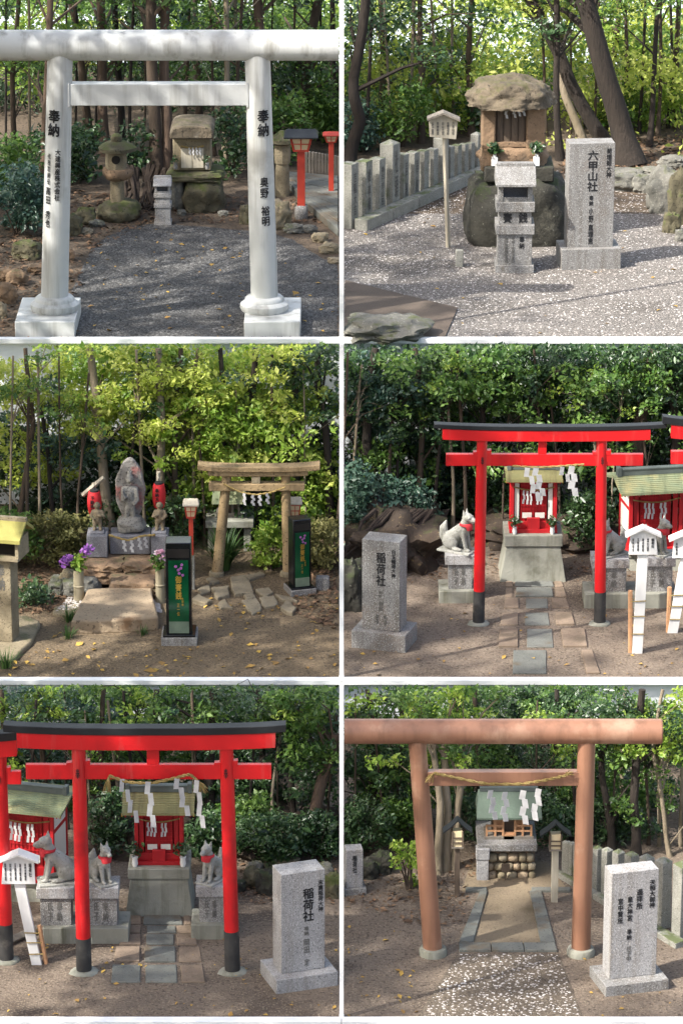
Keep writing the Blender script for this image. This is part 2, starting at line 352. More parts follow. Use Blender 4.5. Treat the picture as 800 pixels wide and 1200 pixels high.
# ------------------------------------------------------------------ leaves
rng = np.random.default_rng(11)
def leaf_mesh(name, P, size, material, parent=None, up=.5, aspect=.5, jitter=.35, front=.25):
    P = np.asarray(P, dtype=np.float64); n = len(P)
    if n == 0: P = np.zeros((1, 3)); n = 1
    nor = rng.normal(size=(n, 3)); nor[:, 2] = np.abs(nor[:, 2])+up; nor[:, 1] -= front
    nor /= np.linalg.norm(nor, axis=1)[:, None]
    t = rng.normal(size=(n, 3)); t[:, 2] -= .35; t -= nor*(t*nor).sum(1)[:, None]; t /= np.linalg.norm(t, axis=1)[:, None]
    b = np.cross(nor, t); sz = size*np.exp(.32*rng.normal(size=(n, 1)))*(1+jitter*rng.uniform(-1, 1, n))[:, None]
    aspect = aspect*rng.uniform(.75, 1.25, (n, 1))
    V = np.empty((n, 4, 3)); V[:, 0] = P - t*sz*.5; V[:, 2] = P + t*sz*.5 - nor*sz*.08
    V[:, 1] = P + b*sz*aspect*.5 + nor*sz*.06; V[:, 3] = P - b*sz*aspect*.5 + nor*sz*.06
    me = bpy.data.meshes.new(name); me.vertices.add(n*4); me.vertices.foreach_set('co', V.ravel())
    base = np.arange(n)*4
    tri = np.stack([base, base+1, base+2, base, base+2, base+3], 1).ravel()
    me.loops.add(n*6); me.loops.foreach_set('vertex_index', tri.astype(np.int32))
    me.polygons.add(n*2); me.polygons.foreach_set('loop_start', np.arange(0, n*6, 6//2).astype(np.int32))
    me.polygons.foreach_set('loop_total', np.full(n*2, 3, dtype=np.int32))
    me.update(calc_edges=True); me.materials.append(MATS[material])
    o = bpy.data.objects.new(name, me); COL.objects.link(o); o.parent = parent
    return o
def clumps(centres, per, spread, flat=.55):
    """leaf positions gathered round spray centres"""
    C = np.asarray(centres, dtype=np.float64)
    P = np.repeat(C, per, 0); d = rng.normal(size=P.shape); d /= np.linalg.norm(d, axis=1)[:, None]
    d *= (rng.uniform(0, 1, len(P))**.45)[:, None]*spread; d[:, 2] *= flat
    return P + d
def trimmed(P, row, side):
    """keep leaves below the edge of the terrace above (which is kept clear) and on their own side of the white post"""
    P = np.asarray(P)
    lim = {1: -60, 2: 403.5, 3: 803.5}[row]
    k = math.tan(PITCH + math.atan((lim-600)/F))
    ok = P[:, 2] < HC - P[:, 1]*k - (.0 if row == 1 else .012)
    ok &= (P[:, 0]*side > .05) if side else True
    zf = {1: Z1, 2: Z2, 3: Z3}[row]
    ok &= P[:, 2] > zf + .01
    return P[ok]

# ------------------------------------------------------------------ the setting: sky, ground, three terraces
m = MB(); n = 24
for i in range(n+1):
    g = R(-62 + 124*i/n); x, y = 190*math.sin(g), -20 + 190*math.cos(g)
    m.v += [Vector((x, y, -90)), Vector((x, y, 90))]
for i in range(n): m.f.append((2*i, 2*i+1, 2*i+3, 2*i+2))
sm = bpy.data.materials.new('sky'); sm.use_nodes = True; MATS['sky'] = sm
nt = sm.node_tree; nt.nodes.clear(); e = nt.nodes.new('ShaderNodeEmission'); o_ = nt.nodes.new('ShaderNodeOutputMaterial')
e.inputs[0].default_value = (.86, .94, 1, 1); e.inputs[1].default_value = 1.05; nt.links.new(e.outputs[0], o_.inputs[0])
tag(m.obj('sky', 'sky'), kind='structure')

def sheet(name, pts, z, material, kind='structure'):
    m = MB(); m.add([(x, y, z) for x, y in pts], [tuple(range(len(pts)))])
    return tag(m.obj(name, material, angle=0), kind=kind)
sheet('ground', [(-300, -120), (300, -120), (300, 50.5), (-300, 50.5)], -.03, 'dirt_brown')
def terrace(y0, y1, zb, z):
    m = MB().box(-60, 60, y0+.12, y1, zb, z-.03); tag(m.obj('terrace', 'terrace_sky_tone'), kind='structure')
    return
terrace(E2, 58.1, -.3, Z2); terrace(E1, 80, -.3, Z1)
sheet('dirt_ground', [(-60, E3), (60, E3), (60, 50.1), (-60, 50.1)], 0, 'dirt_brown')
sheet('dirt_ground', [(-60, E2+.1), (0, E2+.1), (0, 58.08), (-60, 58.08)], Z2, 'dirt')
sheet('dirt_ground', [(0, E2+.1), (60, E2+.1), (60, 58.08), (0, 58.08)], Z2, 'dirt_brown')
sheet('dirt_ground', [(-60, E1+.1), (0, E1+.1), (0, 79.95), (-60, 79.95)], Z1, 'dirt_dark')
sheet('pebble_pavement', [(0, E1+.1), (60, E1+.1), (60, 66.5), (0, 66.5)], Z1+.004, 'pebble_wash')
sheet('dirt_ground', [(0, 66.5), (60, 66.5), (60, 79.95), (0, 79.95)], Z1, 'dirt_dark')
# white bars on the terrace edges and white posts standing in for scene borders
def coping(y, z, v0, v1, label):
    t = thing('scene_divider', label, 'coping', (0, y, z))
    zt, zb = plane(400, v0, y).z-z, plane(400, v1, y).z-z
    for i in range(10):
        x = -30 + 6*i
        MB().box(x+.004, x+5.996, 0, .14, zb, zt).obj('divider_bar', 'white_wall_paint', t)
coping(E1, Z1, 397.5, 402.5, 'long white scene divider along the edge of the upper terrace')
coping(E2, Z2, 797.5, 802.5, 'long white scene divider along the edge of the middle terrace')
coping(E3, Z3, 1197.5, 1203, 'long white scene divider along the edge of the lowest terrace')
for y, z, v, lab in ((E1+.16, Z1, -120, 'slim white scene-divider post between the gravel yard and the pebbled yard'),
                     (E2+.16, Z2, 403.5, 'slim white scene-divider post between the flagstone yard and the red torii by the granite pillar'),
                     (E3+.16, Z3, 803.5, 'slim white scene-divider post between the red torii yard and the brown torii')):
    t = thing('divider_post', lab, 'post', (0, y, z))
    a, b = plane(397.6, 600, y).x, plane(402.6, 600, y).x; zt = plane(400, v, y).z - z
    MB().box(a, b, 0, .07, .02, zt).obj('post_shaft', 'white_wall_paint', t)
    MB().box(a-.005, b+.005, -.006, .076, -.004, .024).obj('post_foot', 'white_wall_paint', t)

# ------------------------------------------------------------------ vegetation
def spray(u0, u1, v0, v1, ya, yb, n):
    out = []                                     # sprays gathered on boughs, with gaps between the boughs
    while len(out) < n:
        c = plane(random.uniform(u0, u1), random.uniform(v0, v1), random.uniform(ya, yb)); k = c.y/F
        for _ in range(min(random.randint(3, 6), n-len(out))):
            out.append(c + Vector((random.gauss(0, 26)*k, random.gauss(0, 14)*k, random.gauss(0, 9)*k)))
    return out
ROWZ = {1: Z1, 2: Z2, 3: Z3}; TOP = {1: -90, 2: 408, 3: 808}
TREE_N = [0]
def tree(row, side, pts, r, bark, crown, label, leaf='leaf_mid', size=.1, per=60, spread=.34, group=None, limbs=5, name='tree', dy=.4, cat='tree', up=.5):
    """pts: pixel path of the trunk, the first on the ground; crown: (u0,u1,v0,v1,n sprays, dy0, dy1)"""
    TREE_N[0] += 1; sd = TREE_N[0]
    z = ROWZ[row]; sp = Spot(pts[0][0], pts[0][1], z)
    t = thing(name, label, cat, sp.p, 0, group)
    P = []
    lst = [sp.q(u, max(v, TOP[row]), dy*(i/max(1, len(pts)-1))) for i, (u, v) in enumerate(pts)]
    lst[0].z = -.06
    for i in range(len(lst)-1):
        for k in range(6):
            f = k/6; p = lst[i].lerp(lst[i+1], f)
            j = Vector((noise.noise(Vector((sd*5.3, i+f, 1)))*1.0, noise.noise(Vector((sd*2.3, i+f, 7)))*.8, 0))*sp.w(r)*(.9 if i+f > 0 else 0)
            P.append(p+j)
    P.append(lst[-1]); n = len(P); w = sp.w(r)
    rad = [w*(1.0 - .35*i/n + (.45*(1-i/2.2) if i < 2.2 else 0)) for i in range(n)]
    tm = MB().tube(P, rad, 10)
    C = []
    for c in crown:
        C += [p - sp.p for p in spray(c[0], c[1], c[2], c[3], sp.p.y+c[5], sp.p.y+c[6], c[4])]
    if C and limbs:
        limbs = limbs*2
        for k in range(limbs):
            c = C[int(k*len(C)/limbs)]
            i = min(range(n), key=lambda q: abs(P[q].z-(c.z-.5)) + .2*random.random()); i = min(max(i, 2), n-2)
            a = P[i]; mid = a.lerp(c, .55) + Vector((random.uniform(-.08, .08), random.uniform(-.1, .1), .12))
            if c.z+sp.p.z > sight(TOP[row], c.y+sp.p.y): c = Vector((c.x, c.y, sight(TOP[row], c.y+sp.p.y)-sp.p.z))
            kk = .5 if k % 2 == 0 else .28; tm.tube([a, mid, c], [rad[i]*kk, rad[i]*kk*.64, rad[i]*kk*.25], 5)
    tr = tm.obj('trunk', bark, t, angle=60)
    if C:
        W = clumps([tuple(c+sp.p) for c in C], int(per*1.8), spread)
        W = trimmed(W, row, side)
        if len(W): leaf_mesh('crown', W - np.array(sp.p), size*.7, leaf, t, up=up)
    return t
def shrub(row, side, u, v, ru, rv, n, label, leaf='leaf_mid', size=.09, per=45, spread=.2, group=None, dep=.6, name='shrub', stems=5, up=.5, aspect=.5):
    z = ROWZ[row]; sp = Spot(u, v, z); t = thing(name, label, 'shrub', sp.p, 0, group)
    C = []
    for _ in range(n):
        a, q = random.uniform(0, 6.28), random.random()**.5
        c = sp.q(u+math.cos(a)*q*ru, v-rv*.55+math.sin(a)*q*rv*.5, random.uniform(-dep, dep)*.5); c.z = max(c.z, .05); C.append(c)
    sm_ = MB()
    for k in range(stems):
        c = C[k % len(C)]; sm_.tube([(random.uniform(-.05, .05), random.uniform(-.05, .05), -.02), (c.x*.5, c.y*.5, c.z*.55), c], [.018, .012, .005], 5)
    sm_.obj('stem', 'bark', t)
    W = trimmed(clumps([tuple(c+sp.p) for c in C], int(per*1.6), spread, .7), row, side)
    if len(W): leaf_mesh('foliage', W-np.array(sp.p), size*.74, leaf, t, up=up, aspect=aspect)
    return t
def woodland(row, side, u0, u1, v0, v1, ya, yb, n, per, size, leaf, label, spread=.4):
    if u0 <= 0: n = int(n*1.3); u0 -= 120          # the wood goes on past the yards
    if u1 >= 825: n = int(n*1.28); u1 += 110
    W = trimmed(clumps([tuple(p) for p in spray(u0, u1, v0, v1, ya, yb, n)], int(per*1.7), spread), row, side)
    tag(leaf_mesh('woodland', W, size*.74, leaf, up=.2, front=.6), label, 'woodland', kind='stuff')
def litter(row, poly, n, size, material, label, side=0, name='fallen_leaves', flat=3.0, aspect=.6):
    z = ROWZ[row]; P = []; G = [ground(u, v, z) for u, v in poly]
    x0, x1 = min(g.x for g in G), max(g.x for g in G); y0, y1 = min(g.y for g in G), max(g.y for g in G)
    def inside(x, y):
        c = False; j = len(G)-1
        for i in range(len(G)):
            if (G[i].y > y) != (G[j].y > y) and x < (G[j].x-G[i].x)*(y-G[i].y)/(G[j].y-G[i].y)+G[i].x: c = not c
            j = i
        return c
    while len(P) < n:
        x, y = random.uniform(x0, x1), random.uniform(y0, y1)
        if inside(x, y) and (not side or x*side > .06): P.append((x, y, z+.012+random.random()*.012))
    return tag(leaf_mesh(name, P, size, material, up=flat, aspect=aspect, front=0), label, 'fallen leaves' if 'lea' in name else 'pebbles', kind='stuff')
def pebbles(row, poly, n, r, material, label, name='pebbles', zoff=.004):
    """flattened little stones, one mesh"""
    z = ROWZ[row]+zoff; G = [ground(u, v, z) for u, v in poly]
    x0, x1 = min(g.x for g in G), max(g.x for g in G); y0, y1 = min(g.y for g in G), max(g.y for g in G)
    X = rng.uniform(x0, x1, n*3); Y = rng.uniform(y0, y1, n*3); ok = np.zeros(len(X), bool); j = len(G)-1
    for i in range(len(G)):
        c = ((G[i].y > Y) != (G[j].y > Y)) & (X < (G[j].x-G[i].x)*(Y-G[i].y)/((G[j].y-G[i].y) or 1e-9)+G[i].x); ok ^= c; j = i
    X, Y = X[ok][:n], Y[ok][:n]; k = len(X)
    a = rng.uniform(0, 6.28, k); rr = r*rng.uniform(.5, 1.35, k)
    V = np.empty((k, 6, 3))
    for q in range(5):
        g = a + q*2*math.pi/5; e = rr*rng.uniform(.75, 1.1, k)
        V[:, q, 0] = X+np.cos(g)*e; V[:, q, 1] = Y+np.sin(g)*e*.9; V[:, q, 2] = z+.001
    V[:, 5, 0] = X; V[:, 5, 1] = Y; V[:, 5, 2] = z+rr*.55
    me = bpy.data.meshes.new(name); me.vertices.add(k*6); me.vertices.foreach_set('co', V.ravel()); b = np.arange(k)*6
    tri = np.stack([w for q in range(5) for w in (b+q, b+(q+1) % 5, b+5)], 1).ravel()
    me.loops.add(k*15); me.loops.foreach_set('vertex_index', tri.astype(np.int32)); me.polygons.add(k*5)
    me.polygons.foreach_set('loop_start', np.arange(0, k*15, 3).astype(np.int32)); me.polygons.foreach_set('loop_total', np.full(k*5, 3, dtype=np.int32))
    me.update(calc_edges=True); me.shade_smooth(); me.materials.append(MATS[material])
    o = bpy.data.objects.new(name, me); COL.objects.link(o); return tag(o, label, 'pebbles', kind='stuff')

# --- upper left: open wood behind the grey-white torii
T1 = [  # trunk path, radius px, bark, crown rect, leaf, label
 ([(48, 222), (56, 120), (62, -60)], 5, 'bark_red', (0, 110, -60, 90, 22), 'leaf_mid', 'slim reddish trunk beside the left pillar of the grey-white torii'),
 ([(20, 190), (14, 90), (28, -60)], 3.5, 'bark', (-30, 80, -60, 110, 22), 'leaf_bright', 'thin tree over the pale shrubs beside the gravel yard'),
 ([(104, 170), (96, 80), (72, -60)], 5.5, 'bark', (30, 150, -60, 60, 20), 'leaf_yellow', 'leaning trunk seen between torii crossbeam and left pillar'),
 ([(126, 182), (122, 90), (118, -60)], 6.5, 'bark_red', (80, 170, -60, 70, 18), 'leaf_mid', 'brown trunk rising behind the mossy stone lantern'),
 ([(142, 176), (139, 80), (135, -60)], 4.5, 'bark_dark', (100, 180, -60, 80, 16), 'leaf_dark', 'dark slender trunk just right of the stone lantern finial'),
 ([(181, 206), (178, 100), (175, -60)], 8, 'bark', (120, 240, -60, 60, 26), 'leaf_mid', 'thick trunk of the pair beside the stone shrine'),
 ([(194, 204), (193, 100), (196, -60)], 7, 'bark_red', (140, 250, -60, 70, 22), 'leaf_dark', 'second trunk of the pair touching the stone shrine side'),
 ([(233, 150), (232, 70), (231, -60)], 4.5, 'bark', (190, 290, -60, 80, 20), 'leaf_bright', 'straight trunk rising behind the stone shrine roof'),
 ([(263, 196), (266, 90), (262, -60)], 4, 'bark_pale', (220, 310, -60, 90, 20), 'leaf_mid', 'pale thin trunk between stone shrine and right pillar'),
 ([(330, 182), (306, 60), (302, -60)], 7, 'bark_red', (260, 350, -60, 110, 28), 'leaf_dark', 'forked reddish trunk above the right pillar of the grey-white torii'),
 ([(350, 170), (358, 80), (384, -60)], 7, 'bark', (310, 400, -30, 140, 40), 'leaf_mid', 'leaning trunk behind the red roadside lantern'),
 ([(396, 150), (392, 80), (388, -60)], 4, 'bark_dark', (340, 405, -40, 150, 36), 'leaf_bright', 'tree above the pale slatted fence'),
]
for pts, r, bk, c, lf, lab in T1:
    tree(1, -1, pts, r, bk, [c + (-.3, 3)], lab, lf, .13, 42, .5, 'trees around the gravel yard', 4)
woodland(1, -1, -20, 398, 60, 230, 74, 79, 420, 40, .15, 'leaf_shaded', 'shade-toned undergrowth deep in the wood behind the gravel yard', .8)
woodland(1, -1, -20, 398, -20, 110, 76, 80, 160, 40, .14, 'leaf_mid', 'green sapling foliage behind the gravel yard', .7)
woodland(1, -1, -20, 398, -70, 150, 80, 92, 520, 40, .17, 'leaf_bright', 'haze-pale far foliage behind the gravel yard', .9)  # paler leaf tone stands in for distance haze
S1 = [(22, 275, 34, 70, 26, 'leaf_blue', 'pale glossy shrub by the rocks left of the gravel'), (8, 235, 30, 70, 20, 'leaf_mid', 'leafy shrub under the thin tree'),
      (70, 215, 34, 60, 18, 'leaf_dark', 'low dark shrub behind the left pillar'), (100, 210, 26, 60, 14, 'leaf_dark', 'dark shrub behind the stone lantern'),
      (160, 200, 28, 55, 14, 'leaf_dark', 'dark shrub between lantern and paired trunks'), (272, 205, 26, 70, 16, 'leaf_dark', 'dark shrub right of the stone shrine'),
      (325, 190, 26, 90, 24, 'leaf_mid', 'leafy shrub behind the right pillar'), (380, 168, 30, 70, 26, 'leaf_mid', 'hedge shrub above the slatted fence')]
for u, v, ru, rv, n_, lf, lab in S1: shrub(1, -1, u, v, ru, rv, n_, lab, lf, .13, 50, .32, 'shrubs around the gravel yard', 1.0)
# --- upper right: wood behind the pebbled yard
T2 = [
 ([(408, 196), (421, 140), (414, 90), (433, -60)], 8, 'bark_dark', (400, 470, -60, 60, 18), 'leaf_dark', 'crooked dark trunk leaning over the stone picket fence'),
 ([(738, 192), (708, 100), (660, -70)], 14.5, 'bark_dark', (600, 740, -70, 30, 30), 'leaf_mid', 'thick dark leaning trunk behind the granite pillar'),
 ([(716, 176), (668, 92), (636, 20), (590, -60)], 8.5, 'bark_dark', (560, 700, -70, 40, 20), 'leaf_bright', 'second leaning dark trunk behind the granite pillar'),
 ([(656, 188), (650, 95), (650, -60)], 4.5, 'bark_dark', (610, 690, -60, 40, 12), 'leaf_dark', 'thin straight dark trunk beside the mushroom-roofed shrine'),
 ([(760, 172), (766, 90), (775, -60)], 3.5, 'bark_dark', (720, 800, -60, 60, 22), 'leaf_mid', 'slim dark sapling by the rocks at the pavement edge'),
 ([(681, 170), (664, 112), (655, 60)], 5.5, 'bark_pale', (630, 690, 0, 80, 10), 'leaf_yellow', 'pale slanting stem between leaning trunks and shrine'),
 ([(447, 158), (449, 80), (444, -60)], 4.5, 'bark', (405, 500, -60, 100, 34), 'leaf_mid', 'upright trunk behind the picket fence'),
 ([(494, 168), (493, 80), (495, -60)], 4, 'bark', (450, 550, -60, 110, 34), 'leaf_dark', 'slender trunk behind the wooden notice board'),
 ([(552, 160), (548, 80), (556, -60)], 4, 'bark', (510, 600, -60, 90, 26), 'leaf_bright', 'thin trunk between notice board and mushroom-roofed shrine'),
 ([(793, 150), (790, 60), (798, -60)], 4, 'bark', (740, 830, -60, 120, 36), 'leaf_bright', 'slender tree beyond the rocks at the pavement edge'),
 ([(700, 140), (720, 60), (726, -60)], 4, 'bark', (660, 770, -60, 90, 26), 'leaf_mid', 'slender trunk seen past the thick leaning trunk'),
]
for pts, r, bk, c, lf, lab in T2:
    tree(1, 1, pts, r, bk, [c + (-.2, 3)], lab, lf, .12, 40, .45, 'trees around the pebbled yard', 4)
woodland(1, 1, 400, 830, 40, 190, 75, 79.5, 420, 40, .14, 'leaf_mid', 'mid green undergrowth deep in the wood behind the pebbled yard', .8)
woodland(1, 1, 400, 830, 10, 200, 72, 75, 200, 34, .12, 'leaf_yellow', 'yellow-green saplings just behind the pebbled yard', .6)
woodland(1, 1, 400, 830, -60, 150, 80, 92, 520, 40, .17, 'leaf_yellow', 'haze-pale yellow-green far foliage behind the pebbled yard', .9)  # lighter leaves carry the far haze in their colour
S2 = [(425, 178, 26, 60, 18, 'leaf_blue', 'grey-green shrub behind the near end of the picket fence'), (470, 172, 34, 70, 26, 'leaf_mid', 'leafy shrub behind the middle of the picket fence'),
      (520, 158, 34, 75, 28, 'leaf_bright', 'bright green shrub behind the wooden notice board'), (565, 155, 26, 60, 14, 'leaf_dark', 'dark shrub beside the mushroom-roofed shrine'),
      (680, 150, 30, 50, 16, 'leaf_yellow', 'yellow-green shrub behind the leaning trunks'), (770, 150, 34, 60, 20, 'leaf_bright', 'bright shrub above the rocks at the pavement edge'),
      (725, 150, 26, 44, 14, 'leaf_mid', 'low shrub at the foot of the thick leaning trunk')]
for u, v, ru, rv, n_, lf, lab in S2: shrub(1, 1, u, v, ru, rv, n_, lab, lf, .12, 45, .32, 'shrubs around the pebbled yard', 1.0)
# --- middle left: bright broadleaf wood
T3 = [  # paler leaf tones stand in for sunlight these crowns don't get
 ([(134, 636), (118, 500), (105, 400)], 6.5, 'bark_pale', (40, 150, 405, 500, 40), 'leaf_yellow', 'tall pale-barked tree behind the left red paper lantern'),
 ([(20, 642), (40, 500), (30, 400)], 3.5, 'bark', (-30, 70, 425, 560, 60), 'leaf_yellow', 'slender tree with yellow-green leaves left of the pale-barked tree'),
 ([(66, 636), (58, 540), (40, 440)], 3, 'bark_dark', (10, 110, 460, 580, 40), 'leaf_blue', 'thin dark tree leaning over the brown shrubs'),
 ([(188, 642), (190, 500), (186, 400)], 5.5, 'bark_pale', (130, 230, 405, 540, 70), 'leaf_yellow', 'pale trunk behind the carved flame-backed statue'),
 ([(208, 638), (206, 500), (212, 400)], 4, 'bark', (170, 260, 405, 540, 50), 'leaf_bright', 'slim trunk behind the right red paper lantern'),
 ([(227, 636), (226, 500), (232, 400)], 2.5, 'bark_pale', (200, 290, 405, 520, 50), 'leaf_yellow', 'thin pale stem behind the red post lantern'),
 ([(300, 636), (296, 500), (300, 400)], 5, 'bark_dark', (245, 345, 405, 560, 90), 'leaf_yellow', 'broad leafy tree behind the leaning stone torii'),
 ([(345, 632), (350, 500), (340, 400)], 5, 'bark_dark', (300, 400, 480, 610, 80), 'leaf_bright', 'leafy tree behind the second black stone box'),
 ([(385, 632), (380, 500), (372, 400)], 5, 'bark_dark', (320, 402, 402, 490, 50), 'leaf_dark', 'dark leafed tree at the end of the flagstone yard'),
 ([(260, 636), (262, 500), (258, 400)], 4, 'bark_dark', (220, 300, 440, 600, 60), 'leaf_bright', 'tree right behind the little altar roof'),
]
for pts, r, bk, c, lf, lab in T3:
    tree(2, -1, pts, r, bk, [c + (-.1, 1.0)], lab, lf, .1, 40, .22, 'broadleaf trees behind the flagstone yard', 4)
woodland(2, -1, -20, 398, 510, 640, 57.0, 57.9, 230, 40, .12, 'leaf_shaded', 'shade-toned thicket behind the flagstone yard', .5)
S3 = [(16, 665, 26, 60, 30, 'leaf_mid', 'leafy shrub behind the mossy stone offering box'), (60, 660, 30, 55, 34, 'leaf_olive', 'brownish shrub left of the stone steps'),
      (88, 652, 20, 45, 16, 'leaf_olive', 'dry shrub behind the left bamboo vase'), (38, 708, 16, 24, 10, 'leaf_dark', 'low plant beside the mossy stone offering box'),
      (150, 634, 44, 50, 30, 'leaf_dark', 'dark shrub behind the carved statues'), (212, 640, 22, 60, 20, 'leaf_dark', 'dark shrub behind the red post lantern'),
      (372, 665, 24, 60, 30, 'leaf_olive', 'dry shrub behind the second black stone box'), (300, 632, 60, 40, 30, 'leaf_dark', 'dark shrub behind the leaning torii'),
      (362, 622, 40, 70, 44, 'leaf_bright', 'bright green bush beside the leaning torii')]
for u, v, ru, rv, n_, lf, lab in S3: shrub(2, -1, u, v, ru, rv, n_, lab, lf, .075, 60, .2, 'shrubs round the flagstone yard', .8)
# --- middle right: dark evergreen wood
T4 = [
 ([(433, 630), (430, 520), (440, 400)], 6.5, 'bark_dark', (400, 480, 402, 520, 70), 'leaf_blue', 'dark trunk behind the shrub bank by the granite pillar'),
 ([(490, 626), (494, 500), (486, 400)], 4, 'bark', (450, 545, 402, 540, 80), 'leaf_dark', 'slim trunk left of the red torii'),
 ([(560, 624), (566, 500), (558, 400)], 4, 'bark_dark', (510, 610, 402, 500, 70), 'leaf_mid', 'evergreen behind the left pillar of the red torii'),
 ([(612, 624), (608, 500), (614, 400)], 3.5, 'bark_dark', (560, 660, 402, 510, 70), 'leaf_dark', 'evergreen behind the red torii crossbeam'),
 ([(672, 624), (676, 500), (668, 400)], 4, 'bark_dark', (620, 730, 402, 510, 70), 'leaf_dark', 'evergreen behind the right pillar of the red torii'),
 ([(740, 624), (745, 500), (766, 400)], 10, 'bark', (690, 780, 402, 490, 40), 'leaf_mid', 'stout pale trunk behind the larger red shrine'),
 ([(788, 624), (792, 500), (780, 400)], 6, 'bark_dark', (740, 830, 402, 540, 70), 'leaf_dark', 'evergreen behind the second red torii'),
]
for pts, r, bk, c, lf, lab in T4:
    tree(2, 1, pts, r, bk, [c + (-.1, .9)], lab, lf, .1, 40, .21, 'evergreens behind the pillar-marked red torii', 4)
woodland(2, 1, 400, 830, 470, 640, 57.0, 57.9, 320, 40, .11, 'leaf_shaded', 'shade-toned thicket behind the pillar-marked red torii', .5)
S4 = [(420, 640, 30, 90, 60, 'leaf_blue', 'glossy evergreen bush behind the granite pillar with a slanted path'), (470, 636, 36, 70, 50, 'leaf_blue', 'evergreen bush overhanging the root bank'),
      (500, 600, 40, 50, 34, 'leaf_blue', 'evergreen bush between root bank and red torii'), (690, 640, 26, 60, 24, 'leaf_dark', 'dark bush between the two red shrines'), (572, 610, 26, 50, 20, 'leaf_dark', 'dark bush behind the left pillar of the red torii')]
for u, v, ru, rv, n_, lf, lab in S4: shrub(2, 1, u, v, ru, rv, n_, lab, lf, .09, 55, .22, 'bushes round the pillar-marked red torii', .7)
# --- lower left
T5 = [
 ([(362, 1000), (374, 940), (394, 860)], 8.5, 'bark_red', (320, 400, 802, 900, 50), 'leaf_mid', 'reddish leaning trunk behind the tall granite pillar'),
 ([(345, 985), (340, 900), (345, 800)], 4, 'bark_dark', (290, 398, 820, 1000, 110), 'leaf_dark', 'dense evergreen behind the right pillar of the red torii'),
 ([(250, 975), (246, 900), (250, 800)], 7, 'bark_dark', (205, 300, 802, 960, 90), 'leaf_dark', 'dark trunk right of the small red shrine'),
 ([(184, 962), (182, 880), (184, 800)], 5, 'bark_dark', (130, 240, 802, 900, 70), 'leaf_mid', 'evergreen behind the small red shrine'),
 ([(120, 966), (118, 880), (122, 800)], 4, 'bark', (70, 180, 802, 960, 80), 'leaf_mid', 'evergreen between the two red shrines'),
 ([(54, 962), (50, 880), (46, 800)], 4, 'bark', (0, 110, 802, 930, 80), 'leaf_blue', 'grey-green tree above the larger red shrine'),
 ([(6, 962), (6, 880), (2, 800)], 4, 'bark', (-40, 50, 802, 940, 60), 'leaf_bright', 'tree beyond the neighbouring red torii'),
 ([(305, 975), (308, 900), (302, 800)], 4, 'bark_dark', (260, 350, 802, 980, 80), 'leaf_dark', 'evergreen above the dry stone edging'),
]
for pts, r, bk, c, lf, lab in T5:
    tree(3, -1, pts, r, bk, [c + (-.1, .8)], lab, lf, .085, 38, .17, 'evergreens behind the long red torii', 4)
woodland(3, -1, -20, 398, 870, 1000, 48.6, 49.8, 250, 40, .1, 'leaf_shaded', 'shade-toned thicket behind the long red torii', .42)
S5 = [(312, 1016, 40, 60, 50, 'leaf_dark', 'dark bush above the dry stone edging'), (240, 1006, 20, 50, 20, 'leaf_dark', 'dark bush beside the seated fox with red bib'), (375, 1006, 24, 50, 34, 'leaf_dark', 'bush behind the tall granite pillar'),
      (128, 1000, 20, 70, 24, 'leaf_dark', 'dark bush between the red shrines'), (285, 990, 30, 60, 40, 'leaf_mid', 'green bush right of the red torii pillar')]
for u, v, ru, rv, n_, lf, lab in S5: shrub(3, -1, u, v, ru, rv, n_, lab, lf, .075, 55, .18, 'bushes round the long red torii', .5)
# --- lower right
T6 = [
 ([(512, 1024), (514, 940), (505, 870)], 5, 'bark_pale', (470, 530, 806, 880, 20), 'leaf_mid', 'pale stem of the clump beside the path, nearest the brown pillar'),
 ([(521, 1020), (524, 940), (520, 860)], 5.5, 'bark_pale', (490, 560, 806, 900, 20), 'leaf_bright', 'stout pale stem in the middle of the clump beside the path'),
 ([(531, 1018), (537, 940), (545, 870)], 5, 'bark_pale', (510, 570, 806, 900, 20), 'leaf_mid', 'pale stem of the clump beside the path, nearest the altar'),
 ([(745, 1008), (742, 940), (752, 800)], 6, 'bark_dark', (690, 800, 806, 900, 46), 'leaf_dark', 'dark trunk behind the stone pickets by the last granite pillar'),
 ([(716, 1000), (710, 940), (704, 880)], 5, 'bark_dark', (680, 740, 850, 950, 40), 'leaf_mid', 'dark trunk close behind the right brown pillar'),
 ([(786, 1004), (778, 960), (764, 880), (776, 805)], 3, 'bark_pale', (740, 830, 806, 940, 50), 'leaf_bright', 'crooked thin tree behind the last granite pillar'),
 ([(438, 985), (436, 920), (430, 800)], 4, 'bark_dark', (400, 470, 806, 960, 70), 'leaf_dark', 'dark tree left of the brown torii'),
 ([(462, 982), (468, 900), (470, 800)], 3.5, 'bark', (420, 500, 806, 950, 70), 'leaf_mid', 'thin tree just left of the brown torii pillar'),
 ([(556, 975), (560, 900), (556, 800)], 4, 'bark', (520, 600, 806, 930, 70), 'leaf_mid', 'tree behind the altar on its left'),
 ([(602, 960), (600, 900), (604, 800)], 4, 'bark_dark', (560, 650, 806, 950, 80), 'leaf_dark', 'dark tree directly behind the altar roof'),
 ([(655, 970), (650, 900), (652, 800)], 4, 'bark_dark', (610, 690, 806, 980, 90), 'leaf_dark', 'dark tree behind the wooden post lantern'),
 ([(730, 970), (728, 900), (732, 800)], 3, 'bark_pale', (690, 770, 806, 960, 50), 'leaf_mid', 'slender pale tree beyond the stone pickets'),
]
for pts, r, bk, c, lf, lab in T6:
    tree(3, 1, pts, r, bk, [c + (-.1, .8)], lab, lf, .08, 38, .165, 'trees around the brown torii', 4)
